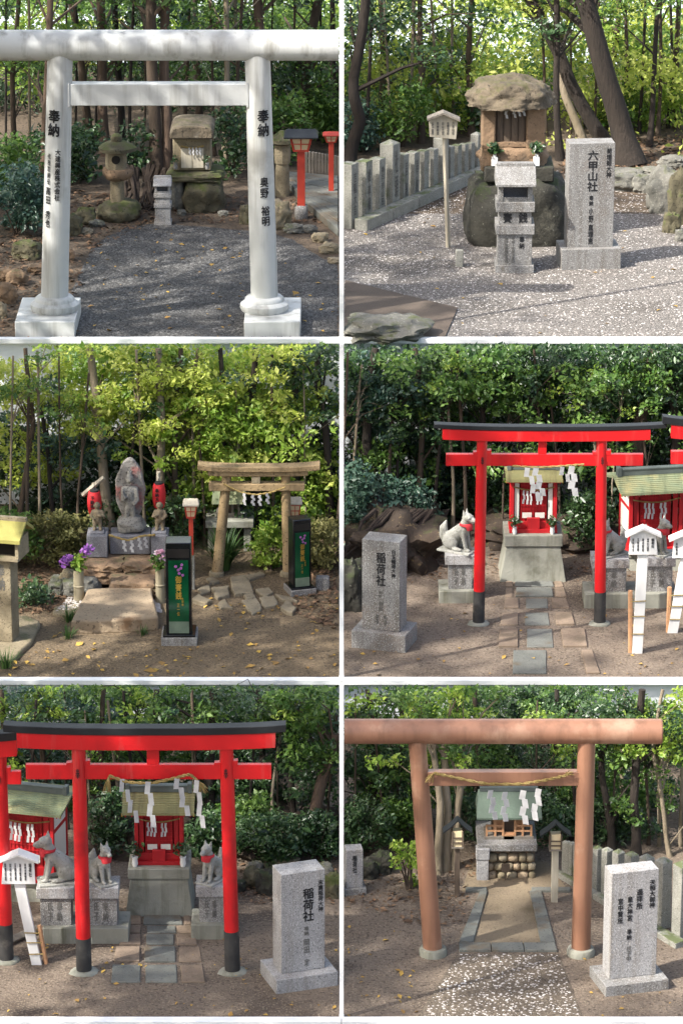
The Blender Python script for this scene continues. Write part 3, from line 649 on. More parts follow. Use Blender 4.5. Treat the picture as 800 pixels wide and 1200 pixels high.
woodland(3, 1, 400, 830, 880, 985, 48.6, 49.8, 190, 40, .1, 'leaf_shaded', 'shade-toned thicket behind the brown torii', .42)
S6 = [(425, 1000, 34, 60, 40, 'leaf_dark', 'dark bush behind the small granite pillar'), (468, 990, 24, 50, 24, 'leaf_mid', 'green bush left of the brown torii'), (545, 985, 24, 50, 20, 'leaf_dark', 'dark bush beside the altar'),
      (645, 990, 22, 50, 20, 'leaf_dark', 'dark bush behind the wooden post lantern'), (720, 985, 60, 44, 40, 'leaf_dark', 'dark hedge behind the stone pickets')]
for u, v, ru, rv, n_, lf, lab in S6: shrub(3, 1, u, v, ru, rv, n_, lab, lf, .07, 50, .17, 'bushes round the brown torii', .5)

# --- tall trees standing along the side of the terraces; the sun reaches the yards through their crowns
for i, y in enumerate((30, 35.5, 41, 46, 51.5, 57, 62.5, 68)):
    x = -11.2 + (.9 if i % 2 else -.6); t = thing('shade_tree', 'tall airy tree standing beside the terraces', 'tree', (x, y, 0 if y < 50 else (Z2 if y < 58 else Z1)-.03), 0, 'tall trees beside the terraces')
    m = MB().tube([(0, 0, -.1), (.1, .1, 4), (-.1, 0, 9), (.1, 0, 15)], [.28, .24, .17, .06], 10); C = []
    for k in range(46):
        c = Vector((random.gauss(0, 1.3), random.gauss(0, 2.2), random.uniform(4.2, 19))); 
        if k < 14: m.tube([(0, 0, c.z*.7), (c.x*.5, c.y*.5, c.z*.88), c], [.08, .05, .015], 6)
        for _ in range(5): C.append(tuple(c + Vector((random.gauss(0, .6), random.gauss(0, .6), random.gauss(0, .4)))))
    m.obj('trunk', 'bark', t); leaf_mesh('crown', clumps(C, 30, .6), .22, 'leaf_mid', t)

woodland(2, -1, 45, 398, 402, 500, 56.6, 57.8, 170, 40, .1, 'leaf_bright', 'bright leafy boughs high behind the flagstone yard', .3)
woodland(2, -1, 200, 398, 470, 610, 56.0, 57.2, 150, 40, .095, 'leaf_bright', 'bright leafy boughs behind the leaning torii', .28)
woodland(2, 1, 400, 830, 402, 470, 56.6, 57.8, 220, 40, .1, 'leaf_dark', 'evergreen boughs high behind the shorter red torii', .3)
woodland(2, 1, 400, 830, 420, 560, 56.0, 57.0, 90, 40, .1, 'leaf_mid', 'lighter evergreen boughs behind the shorter red torii', .28)
woodland(3, -1, -20, 398, 802, 870, 48.8, 49.8, 150, 40, .085, 'leaf_mid', 'green boughs high behind the long red torii', .26)
woodland(3, 1, 400, 830, 802, 870, 48.8, 49.8, 110, 40, .085, 'leaf_mid', 'green boughs high behind the brown torii', .26)

woodland(3, 1, 690, 840, 900, 1000, 47.2, 48.8, 130, 40, .085, 'leaf_dark', 'dark brush behind the stone pickets', .26)
woodland(3, 1, 404, 500, 930, 1010, 46.6, 48.6, 110, 40, .085, 'leaf_dark', 'dark brush beyond the small distant pillar', .26)
woodland(3, -1, 255, 398, 930, 1010, 46.6, 48.6, 90, 40, .085, 'leaf_dark', 'dark brush above the dry stone edging', .24)
SAP = {(1, -1): ([(8, 205), (36, 190), (70, 185), (88, 178), (112, 176), (152, 190), (166, 186), (214, 170), (252, 182), (274, 190), (286, 178), (318, 172), (340, 166), (372, 165)], 'slender sapling stem in the wood behind the grey-white torii'),
       (1, 1): ([(428, 178), (462, 168), (476, 165), (508, 160), (534, 158), (640, 160), (668, 158), (696, 160), (730, 150), (748, 156), (782, 150), (770, 160)], 'slender sapling stem in the wood behind the pebbled yard'),
       (2, -1): ([(12, 632), (34, 628), (48, 626), (76, 622), (92, 626), (150, 616), (172, 618), (240, 616), (280, 614), (318, 612), (360, 612), (392, 618)], 'slender sapling stem behind the flagstone yard'),
       (2, 1): ([(412, 610), (452, 606), (470, 604), (510, 604), (530, 604), (546, 606), (588, 604), (640, 604), (656, 604), (700, 606), (716, 606), (760, 604)], 'slender sapling stem behind the shorter red torii'),
       (3, -1): ([(30, 972), (80, 972), (108, 974), (140, 972), (160, 970), (222, 974), (236, 976), (286, 984), (318, 986), (330, 984), (384, 984)], 'slender sapling stem behind the long red torii'),
       (3, 1): ([(412, 994), (450, 990), (478, 988), (492, 992), (545, 984), (572, 972), (632, 978), (668, 984), (694, 990), (722, 990), (760, 990), (772, 992), (796, 992)], 'slender sapling stem behind the brown torii')}
for (row, side), (L_, lab) in SAP.items():
    for k, (u, v) in enumerate(L_):
        v += 24 if row == 2 else 0; du = random.uniform(-16, 16); top = TOP[row]+random.uniform(0, 40)
        tree(row, side, [(u, v), (u+du*.3+random.uniform(-5, 5), (v*2+top)/3), (u+du, top)], random.uniform(1.3, 2.6), random.choice(['bark_dark', 'bark', 'bark', 'bark_pale']),
             [(u+du-24, u+du+24, top-5, (top*2+v)/3, 5, -.2, .3)], lab, random.choice(['leaf_mid', 'leaf_dark', 'leaf_bright']), .085 if row > 1 else .11, 24, .2 if row > 1 else .32, lab.replace('slender sapling stem', 'sapling stems'), 3, 'sapling', .2, 'sapling')
pebbles(2, [(2, 797), (2, 700), (398, 690), (398, 797)], 1500, .012, 'soil_clod', 'little stones and clods on the flagstone yard soil', 'soil_stones', 0)
pebbles(2, [(404, 797), (404, 690), (800, 690), (820, 797)], 1500, .012, 'soil_clod', 'little stones and clods on the ground by the white notices', 'soil_stones', 0)
pebbles(3, [(0, 1197), (0, 1050), (398, 1050), (398, 1197)], 1500, .011, 'soil_clod', 'little stones and clods on the soil before the long red torii', 'soil_stones', 0)
pebbles(3, [(404, 1197), (404, 1040), (540, 1040), (500, 1197)], 800, .011, 'soil_clod', 'little stones and clods on the soil by the brown torii', 'soil_stones', 0)
pebbles(3, [(680, 1197), (655, 1040), (800, 1040), (820, 1197)], 800, .011, 'soil_clod', 'little stones and clods round the bright granite pillar', 'soil_stones', 0)

for row, side, L_ in ((1, -1, [(-60, 250), (-95, 300), (-45, 215)]), (2, -1, [(-50, 640), (-90, 690)]), (3, -1, [(-60, 1000), (-100, 1050)]), (1, 1, [(860, 230), (900, 290)]), (2, 1, [(870, 640), (905, 690)]), (3, 1, [(860, 1000), (900, 1060)])):
    for u, v in L_: shrub(row, side, u, v, 36, 80, 26, 'leafy shrub at the outer edge of the terraces', 'leaf_mid', .1, 46, .24, 'shrubs at the outer edges of the terraces', .9)

# ------------------------------------------------------------------ shared builders
def lathe_px(sp, u, prof, dy, n=20, jit=0, sd=0):
    c = sp.q(u, prof[0][1], dy)
    return MB().lathe([(sp.w(r), sp.q(u, v, dy).z) for r, v in prof], n, (c.x, dy, 0), jit, sd)
def rock_px(sp, u, v0, v1, ru, dep, sd, rough=.22, boxy=0, dy=0, sub=4, freq=1.6):
    a, b = sp.q(u, v1, dy), sp.q(u, v0, dy)
    return MB().rock((a.x, dy, (a.z+b.z)/2), (sp.w(ru), dep, (b.z-a.z)/2), sd, rough, sub, boxy, freq)
def stone(row, u, v, ru, hpx, label, m='boulder', sd=1, dep=None, group=None, name='rock', boxy=.25, rough=.24, cat='rock'):
    sp = Spot(u, v, ROWZ[row]); w = sp.w(ru); h = sp.h(hpx)
    o = MB().rock((0, 0, h*.42), (w, dep or w*.8, h*.62), sd, rough*1.25, 4, boxy).obj(name, m, angle=50, loc=sp.p)
    return tag(o, label, cat, group)
def streamer(parent, p, w, h, lean=0.0, yaw=0.0, segs=4):
    m = MB(); w *= .8; sh = h/segs; th = .005; yaw += random.uniform(-.5, .5); lean += random.uniform(-.05, .05)
    for k in range(segs):
        ox = (w*.42 if k % 2 else 0) + lean*k*sh; z1 = -k*sh*.92; z0 = z1 - sh*1.02; dx = w*.25*(1 if k % 2 == 0 else -1)
        q = [(ox-w/2-dx*.5, z0), (ox+w/2-dx*.5, z0-w*.12), (ox+w/2+dx*.5, z1-w*.12), (ox-w/2+dx*.5, z1)]
        m.prism(q, (-th if k % 2 else 0)-k*.001, (0 if k % 2 else th)-k*.001)
    o = m.obj('paper_streamer', 'paper', parent, angle=0, loc=p); o.rotation_euler = (0, 0, yaw)
    return o
def rope(sp, pts, r, label, dy, streamers=(), rz=None, cat='rope', tassel=None, strands=2, name='straw_rope'):
    """straw rope through pixel points, at dy; streamers: (u, v, w, h, lean)"""
    t = thing(name, label, cat, sp.p)
    P = [sp.q(u, v, dy) for u, v in pts]; Q = []
    for i in range(len(P)-1):
        for k in range(10): Q.append(P[i].lerp(P[i+1], k/10))
    Q.append(P[-1])
    # smooth the corners
    for _ in range(6): Q = [Q[0]] + [(Q[i-1]+Q[i]*2+Q[i+1])/4 for i in range(1, len(Q)-1)] + [Q[-1]]
    m = MB(); n = len(Q)
    for s in range(strands):
        m.tube([q + Vector((0, math.cos(i*.9+s*math.pi)*r*.55, math.sin(i*.9+s*math.pi)*r*.55)) for i, q in enumerate(Q)], [r*.62]*n, 7)
    m.obj('twisted_straw', 'straw', t, angle=80)
    if tassel:
        for end, d in tassel:
            a = Q[0] if end == 0 else Q[-1]; m = MB()
            for k in range(14):
                g = k*2.4; b = a + Vector((d[0]+math.cos(g)*.05, -.01+math.sin(g)*.03, d[1]+random.uniform(-.04, .04)))
                m.tube([a, a.lerp(b, .6)+Vector((0, 0, .015)), b], [r*.35, r*.3, r*.12], 5)
            m.obj('straw_tassel', 'straw', t)
    for s in streamers: streamer(t, sp.q(s[0], s[1], dy-.02), sp.w(s[2]), sp.h(s[3]), s[4] if len(s) > 4 else 0)
    return t
def monument(row, u, v, w, h, d, bw, bh, bd, yaw, texts, label, m='granite', mb='granite', group=None):
    """inscribed pillar on a base slab; (u, v) is the front middle foot of the base; sizes in pixels"""
    sp = Spot(u, v, ROWZ[row]); t = thing('inscribed_pillar', label, 'stone pillar', sp.p, yaw, group)
    W, H, D, BW, BH, BD = sp.w(w), sp.h(h), sp.w(d), sp.w(bw), sp.h(bh), sp.w(bd)
    MB().box(-BW/2, BW/2, 0, BD, -.03, BH).obj('base_slab', mb, t, .008)
    y0 = (BD-D)/2
    MB().box(-W/2, W/2, y0, y0+D, BH, BH+H).obj('pillar_shaft', m, t, .008)
    for s, fx, f0, f1, fw, ink in texts:
        letters(s, fx*W, BH+H*(1-f1), BH+H*(1-f0), fw*W, y0-.003, ink, t)
    return t
def offertory(row, u, v, k, label, m='granite', text=True, yaw=0):
    sp = Spot(u, v, ROWZ[row]); t = thing('offering_box', label, 'offering box', sp.p, yaw)
    W = lambda px: sp.w(px*k); H = lambda px: sp.h(px*k); D = W(40)
    bx = lambda hw, z0, z1, d: MB().box(-W(hw), W(hw), (D-W(d))/2, (D+W(d))/2, H(z0), H(z1))
    bx(22.5, -2, 9, 44).obj('base_slab', m, t, .006)
    bx(20, 9, 45, 36).obj('lower_block', m, t, .006)
    bx(22.5, 45, 56, 42).obj('lower_tier', m, t, .006)
    bx(19, 56, 71, 34).obj('name_block', m, t, .006)
    bx(22.5, 71, 82, 42).obj('upper_tier', m, t, .006)
    for sx in (-1, 1):
        MB().box(sx*W(17)-W(2.8), sx*W(17)+W(2.8), (D-W(32))/2, (D+W(32))/2, H(82), H(104)).obj('roof_post', m, t, .004)
    MB().box(-W(14.2), W(14.2), D/2+W(4), D/2+W(7), H(82), H(104)).obj('back_panel', 'granite_dark', t)
    MB().box(-W(14.2), W(14.2), (D-W(30))/2, (D-W(26))/2, H(82), H(87)).obj('coin_sill', m, t)
    m_ = MB(); y0, y1, ym = (D-W(52))/2, (D+W(52))/2, D/2
    pr = [(y0, H(101)), (y0, H(104)), (ym-W(4), H(121)), (ym+W(4), H(121)), (y1, H(104)), (y1, H(101))]
    n = len(pr); hw = W(23.5)
    m_.add([(-hw, a, b) for a, b in pr]+[(hw, a, b) for a, b in pr], [tuple(range(n)), tuple(range(2*n-1, n-1, -1))]+[(i, n+i, n+(i+1) % n, (i+1) % n) for i in range(n)])
    rf = m_.obj('roof', m, t, .006)
    MB().box(-W(22), W(22), ym-W(5), ym+W(5), H(119.5), H(124)).obj('roof_ridge', m, rf, .006)
    if text:
        f = (D-W(34))/2-.003; letters('賽', -W(9), H(58), H(69), W(10), f, 'ink', t); letters('銭', W(9), H(58), H(69), W(10), f, 'ink', t)
        f = (D-W(36))/2-.003
        letters('奉納', W(8), H(28), H(42), W(6), f, 'ink', t)
        for dx, s in ((-2, '平成十年建立吉日'), (-10, '神戸市東灘区有志')): letters(s, W(dx), H(12), H(41), W(3.6), f, 'ink_faint', t)
    return t
def lamp_post(row, u, v, vt, vb, bw, rw, post_w, label, stone_foot=None, roof='black_roof', post_bottom=None, group=None):
    """square wooden lantern on a red post; vt/vb: top of the roof and foot of the lamp box in pixels"""
    sp = Spot(u, v, ROWZ[row]); t = thing('post_lantern', label, 'lantern', sp.p, 0, group)
    zb, zt = sp.q(u, vb).z, sp.q(u, vt).z; hb = (zt-zb); B = sp.w(bw)/2; Rw = sp.w(rw)/2; pw = sp.w(post_w)/2
    zf = 0
    if stone_foot:
        zf = sp.h(stone_foot)
        MB().rock((0, 0, zf*.4), (sp.w(8), sp.w(8), zf*.65), 3, .15, 2, .5).obj('foot_stone', 'granite', t, angle=60)
    MB().box(-pw, pw, -pw, pw, zf*.5 if zf else -.05, zb).obj('post', 'red_orange', t, .004)
    MB().box(-B*.8, B*.8, -B*.8, B*.8, zb, zb+hb*.08).obj('lamp_floor', 'red_orange', t)
    fr = MB()
    for sx in (-1, 1):
        for sy in (-1, 1):
            fr = MB().tube([(sx*B*.72, sy*B*.72, zb+hb*.08), (sx*B, sy*B, zb+hb*.62)], pw*.28, 4); fr.obj('lamp_corner', 'red_orange', t)
    MB().add([(sx*k*.93, sy*k*.93, z) for z, k in ((zb+hb*.08, B*.72), (zb+hb*.62, B)) for sx, sy in ((-1, -1), (1, -1), (1, 1), (-1, 1))],
             [(0, 1, 5, 4), (1, 2, 6, 5), (2, 3, 7, 6), (3, 0, 4, 7), (3, 2, 1, 0), (4, 5, 6, 7)]).obj('lamp_pane', 'lamp_paper', t, angle=0)
    MB().box(-B*1.02, B*1.02, -B*1.03, -B*.98, zb+hb*.36, zb+hb*.4).obj('lamp_rail', 'red_orange', t)
    MB().box(-pw*.15, pw*.15, -B*1.02, -B*.9, zb+hb*.1, zb+hb*.6).obj('lamp_bar', 'red_orange', t)
    z0 = zb+hb*.62
    MB().box(-B*1.05, B*1.05, -B*1.05, B*1.05, z0, z0+hb*.06).obj('lamp_head', 'red_orange', t)
    z0 += hb*.06
    r = MB(); d = Rw*.9; za = zt
    r.add([(-Rw, -d, z0), (Rw, -d, z0), (Rw, d, z0), (-Rw, d, z0), (-Rw*.82, 0, za), (Rw*.82, 0, za), (-Rw, -d, z0+hb*.06), (Rw, -d, z0+hb*.06), (Rw, d, z0+hb*.06), (-Rw, d, z0+hb*.06)],
          [(3, 2, 1, 0), (0, 1, 7, 6), (1, 2, 8, 7), (2, 3, 9, 8), (3, 0, 6, 9), (6, 7, 5, 4), (8, 9, 4, 5), (7, 8, 5), (9, 6, 4)])
    r.obj('roof', roof, t, angle=0)
    return t

# ================================================================== upper left: grey-white torii over the gravel yard
gp = [(92, 399), (84, 340), (104, 300), (122, 280), (150, 266), (182, 262), (240, 266), (284, 270), (318, 274), (345, 282), (366, 296), (396, 312), (396.5, 399)]
g3 = []
for i in range(len(gp)):
    a, b = ground(*gp[i], Z1), ground(*gp[(i+1) % len(gp)], Z1)
    for k in range(5):
        p = a.lerp(b, k/5); j = .07 if i not in (11, 12) else 0
        g3.append((min(p.x + j*noise.noise(Vector((p.x*4, p.y*4, 0))), -.07), max(p.y + j*noise.noise(Vector((p.x*4, p.y*4, 5))), E1+.15)))
sheet('gravel_ground', g3[::-1], Z1+.006, 'gravel')
pebbles(1, [(90, 399), (90, 330), (110, 285), (180, 264), (300, 272), (396, 314), (396, 399)], 15000, .022, 'pebble_dark', 'dark grey gravel covering the torii yard', 'gravel_stones', .006)

def white_torii():
    sp = Spot(187, 395, Z1); t = thing('torii_gate', 'grey-white round-beamed torii with black lettering on both pillars', 'torii', sp.p)
    dyc = .72
    for ub, ut, u0, u1, txt in ((65, 71, 18, 88, 0), (310, 301.5, 286, 352, 1)):
        a = sp.q(u0, 395); b = sp.q(u1, 377)
        MB().box(a.x, b.x, 0, 1.5, -.02, b.z).obj('plinth', 'white_paint', t, .015)
        c = sp.q(ub, 377, 0); zc = b.z; cx = sp.q(ub, 377, dyc).x
        W = sp.w
        MB().lathe([(W(27), zc), (W(29), zc+.05), (W(28.5), zc+.11), (W(25), zc+.15), (W(23.5), zc+.16), (W(23), zc+.2), (W(20), zc+.235), (W(15), zc+.24)], 32, (cx, dyc, 0)).obj('base_ring', 'white_paint', t)
        top = sp.q(ut, 56, dyc); foot = Vector((cx, dyc, zc+.2))
        pl = MB().tube([foot.lerp(top, k/8) for k in range(9)], [sp.w(16.2-1.6*k/8) for k in range(9)], 32).obj('pillar', 'white_paint', t)
        ln = math.atan2(top.x-foot.x, top.z-foot.z)
        def col(s, u, v0, v1, wp, ink='ink'):
            vm = (v0+v1)/2; f = (sp.q(0, vm, dyc).z-foot.z)/(top.z-foot.z); r = sp.w(16.2-1.6*f)+.012
            ax = foot.lerp(top, f).x; x = sp.q(u, vm, dyc-r).x - ax
            g = math.asin(max(-.95, min(.95, x/r)))*r
            o = letters(s, g, sp.q(u, v1, dyc-r).z-foot.z, sp.q(u, v0, dyc-r).z-foot.z, sp.w(wp), 0, ink, t, wrap=r)
            o.location = foot; o.rotation_euler = (0, ln, 0)
        if txt == 0:
            col('奉納', 63, 129, 160, 14.5); col('大建興産株式会社', 67.5, 175, 235, 6.5); col('代表取締役', 57, 181, 217, 4.2); col('高田', 56, 220, 240, 6.5); col('秀也', 55.5, 248, 267, 6.5)
        else:
            col('奉納', 309, 129, 160, 14); col('奥野', 310, 208, 232, 10); col('裕明', 311.5, 242, 265, 10)
    a, b = sp.q(72, 122, dyc), sp.q(302, 97, dyc)
    MB().box(a.x, b.x, dyc-.13, dyc+.13, a.z, b.z).obj('tie_beam', 'white_paint', t, .01)
    for u in (81, 290):
        a, b = sp.q(u-1, 123.5, dyc), sp.q(u+1, 95.5, dyc); MB().box(a.x, b.x, dyc-.145, dyc+.145, a.z, b.z).obj('beam_collar', 'white_paint', t)
    a, b = sp.q(-14, 53, dyc), sp.q(396.6, 53, dyc)
    MB().tube([a, b], sp.w(17.8), 40).obj('top_beam', 'white_paint', t)
white_torii()

sp = Spot(138, 260, Z1); t = thing('stone_lantern', 'mossy stone lantern with round window on a boulder foot', 'stone lantern', sp.p)
rock_px(sp, 140, 234, 262, 25, .42, 4, .16, .15, .3).obj('boulder_foot', 'boulder', t, angle=60)
lathe_px(sp, 138, [(8.5, 240), (8, 225), (8, 210)], .3, 14, .08, 3).obj('shaft', 'tan_stone', t)
lathe_px(sp, 136.5, [(9, 211), (14, 209), (17.5, 203), (17, 199), (16, 197)], .3, 14, .25, 5).obj('platform', 'brown_stone', t)
fb = lathe_px(sp, 136.5, [(12.5, 198), (12.8, 188), (12, 177)], .3, 8, .05, 2).obj('fire_box', 'tan_stone', t)
c = sp.q(136, 187.5, .3-sp.w(12.2)); MB().tube([c+Vector((0, -.012, 0)), c+Vector((0, .1, 0))], sp.w(5), 16).obj('round_window', 'gap_shade', fb)
lathe_px(sp, 137, [(14, 178), (22, 176), (22.5, 172), (16, 168), (9, 165.5), (3, 165)], .3, 20, .16, 8).obj('roof', 'boulder', t)
lathe_px(sp, 137, [(5, 167), (7, 163), (6.5, 159), (3, 156.5)], .3, 14, .1, 1).obj('finial', 'boulder', t)

def hokora_small():
    sp = Spot(222, 250, Z1); t = thing('stone_shrine', 'small stone shrine with rounded roof raised on mossy boulders', 'shrine', sp.p)
    rock_px(sp, 239, 203, 253, 25, .5, 9, .14, .35, .45).obj('boulder', 'boulder', t, angle=60)
    rock_px(sp, 206, 202, 251, 12, .35, 12, .15, .35, .5).obj('boulder', 'boulder_grey', t, angle=60)
    rock_px(sp, 230, 197, 208, 34, .5, 15, .12, .6, .5).obj('slab', 'boulder', t, angle=60)
    a, b = sp.q(203, 200, .25), sp.q(247, 161, .25)
    MB().box(a.x, b.x, .25, .85, a.z, b.z).obj('body', 'tan_stone', t, .02)
    a, b = sp.q(211, 198, .22), sp.q(240, 172, .22)
    MB().box(a.x, b.x, .22, .26, a.z, b.z).obj('door_frame', 'tan_stone', t, .006)
    for u0, u1 in ((212.5, 225), (226, 238.5)):
        a, b = sp.q(u0, 197, .2), sp.q(u1, 174, .2); MB().box(a.x, b.x, .2, .23, a.z, b.z).obj('door', 'pale_wood', t, .004)
    r = MB(); P = []
    for u, v in ((199, 163), (250, 163), (250, 154), (246, 149), (236, 147.5), (212, 147.5), (203, 150), (199, 156)):
        q = sp.q(u, v, .05); P.append((q.x, q.z))
    r.prism(P, .02, 1.05).obj('roof', 'roof_stone', t, .03)
    rope(sp, [(212, 171), (225, 174), (239, 171)], .015, 'thin straw rope with paper strips across the small stone shrine', .17, [(222+4*k, 173, 2.2, 9) for k in range(4)])
    for u in (206, 243):
        q = sp.q(u, 198, .12); v = thing('vase', 'small vase with sprig on the rounded-roof shrine, ' + ('by the paired trunks' if u < 220 else 'away from the paired trunks'), 'vase', sp.p+q, 0, 'vases of the rounded-roof shrine')
        MB().lathe([(.03, 0), (.04, .04), (.03, .09), (.035, .11)], 10).obj('pot', 'granite', v)
        leaf_mesh('sprig', clumps([(0, 0, .16)], 26, .09, 1), .07, 'leaf_dark', v)
hokora_small()
offertory(1, 191, 264, .45, 'little pale granite offering box at the edge of the dark gravel', 'granite_white', text=False)
# roots behind
sp = Spot(162, 246, Z1); t = thing('root_tangle', 'tangle of dark roots between stone lantern and paired trunks', 'roots', sp.p)
for k in range(22):
    x = random.uniform(-.4, .5); p = [Vector((x, .5, random.uniform(.3, .75))), Vector((x+random.uniform(-.15, .15), .3, random.uniform(.15, .5))), Vector((x+random.uniform(-.3, .3), random.uniform(-.1, .2), random.uniform(0, .2))), Vector((x+random.uniform(-.4, .4), random.uniform(-.2, .1), -.02))]
    MB().tube(p, [.05, .04, .03, .012], 6).obj('root', 'root', t)
R1 = [(322, 266, 19, 30, 'tan_stone', 'round tan boulder behind the lettered pillar by the walkway'), (290, 262, 9, 20, 'boulder', 'mossy boulder half hidden behind the lettered pillar'),
      (345, 272, 12, 9, 'boulder_grey', 'flat grey rock at the foot of the red post lantern'), (362, 272, 9, 8, 'boulder_grey', 'second flat rock beside the red post lantern foot'), (375, 283, 9, 10, 'tan_stone', 'pale rounded stone edging the walkway'),
      (386, 296, 11, 11, 'tan_stone', 'largest pale stone edging the walkway'), (392, 308, 8, 6, 'flagstone', 'low flat stone at the gravel edge'), (33, 302, 17, 19, 'boulder', 'moss-covered boulder by the pale shrub'),
      (101, 262, 12, 18, 'boulder', 'mossy rock beside the lantern boulder'), (113, 265, 9, 7, 'boulder_grey', 'low grey rock beside the lantern boulder'), (85, 275, 12, 22, 'boulder', 'dark mossy rock behind the first pillar'),
      (99, 274, 10, 6, 'flagstone', 'flat pale rock near the lantern boulder'), (20, 333, 12, 15, 'brown_stone', 'brown rock leaning on another beside the plinth'), (8, 328, 11, 12, 'brown_stone', 'rounded brown rock at the yard edge'),
      (8, 354, 13, 20, 'brown_stone', 'large brown rock beside the plinth'), (2, 372, 7, 16, 'flagstone', 'pale rock beside the plinth'), (82, 305, 6, 12, 'brown_stone', 'small brown rock touching the first pillar'),
      (213, 252, 5, 6, 'boulder_grey', 'small stone under the shrine boulders'), (262, 253, 6, 6, 'boulder_grey', 'small stone beside the shrine boulder'), (46, 318, 12, 7, 'brown_stone', 'low brown stone in the leaf litter')]
for i, (u, v, ru, h, m_, lab) in enumerate(R1): stone(1, u, v, ru, h, lab, m_, i+20, group='rocks round the gravel yard')
lamp_post(1, 353, 256, 151, 176, 23, 40, 9, 'red post lantern with dark roof on a white foot stone beside the walkway', 17)
lamp_post(1, 388, 232, 154, 166, 14, 20, 6, 'further small red post lantern before the slatted fence', None, 'red_orange')
# second lantern half hidden by the pillar
sp = Spot(331, 232, Z1); t = thing('stone_lantern', 'stone lantern with wide roof half hidden behind the lettered pillar', 'stone lantern', sp.p)
lathe_px(sp, 331, [(9, 234), (8, 200), (7, 190)], .2, 12, .06, 3).obj('shaft', 'tan_stone', t); lathe_px(sp, 331, [(9, 191), (10, 180), (9, 168)], .2, 8).obj('fire_box', 'tan_stone', t)
lathe_px(sp, 331, [(10, 169), (17, 166), (16, 162), (8, 157), (3, 153)], .2, 18, .12, 6).obj('roof', 'boulder', t)
# walkway and fence
sp = Spot(365, 262, Z1); t = thing('stone_walkway', 'grey plank-like stone walkway beside the slatted fence', 'walkway', sp.p)
A, B, C_, D_ = ground(362, 248, Z1), ground(396, 278, Z1), ground(396, 214, Z1), ground(326, 208, Z1)
for k in range(7):
    f0, f1 = k/7+.008, (k+1)/7-.008
    q = [A.lerp(D_, f0), B.lerp(C_, f0), B.lerp(C_, f1), A.lerp(D_, f1)]
    MB().slab([(p.x-sp.p.x, p.y-sp.p.y) for p in q], 0, .14).obj('walkway_slab', 'paver_grey', t, .01)
sp = Spot(358, 212, Z1); t = thing('slatted_fence', 'pale grey slatted fence along the walkway', 'fence', sp.p)
for k in range(11):
    u = 359 + 3.75*k; b = ground(u, 208+k*.6, Z1)-sp.p; h = Spot(u, 210, Z1).h(31); w = sp.w(1.5)
    MB().box(b.x-w, b.x+w, b.y-.03, b.y+.03, 0, h).obj('slat', 'grey_wood', t, .006)
a, b = ground(357, 207.6, Z1)-sp.p, ground(398.5, 214, Z1)-sp.p
for z in (.12, .36): MB().tube([a+Vector((0, .05, z)), b+Vector((-.08, .05, z))], .025, 4).obj('rail', 'grey_wood', t)
litter(1, [(-5, 399), (-5, 215), (110, 225), (390, 235), (396, 262), (180, 262), (100, 300), (88, 399)], 2600, .075, 'litter', 'brown dead leaves on the soil round the gravel yard', -1)
litter(1, [(100, 396), (100, 300), (180, 268), (300, 275), (396, 330), (396, 396)], 110, .075, 'fallen_leaf', 'yellow fallen leaves scattered on the dark gravel', -1)

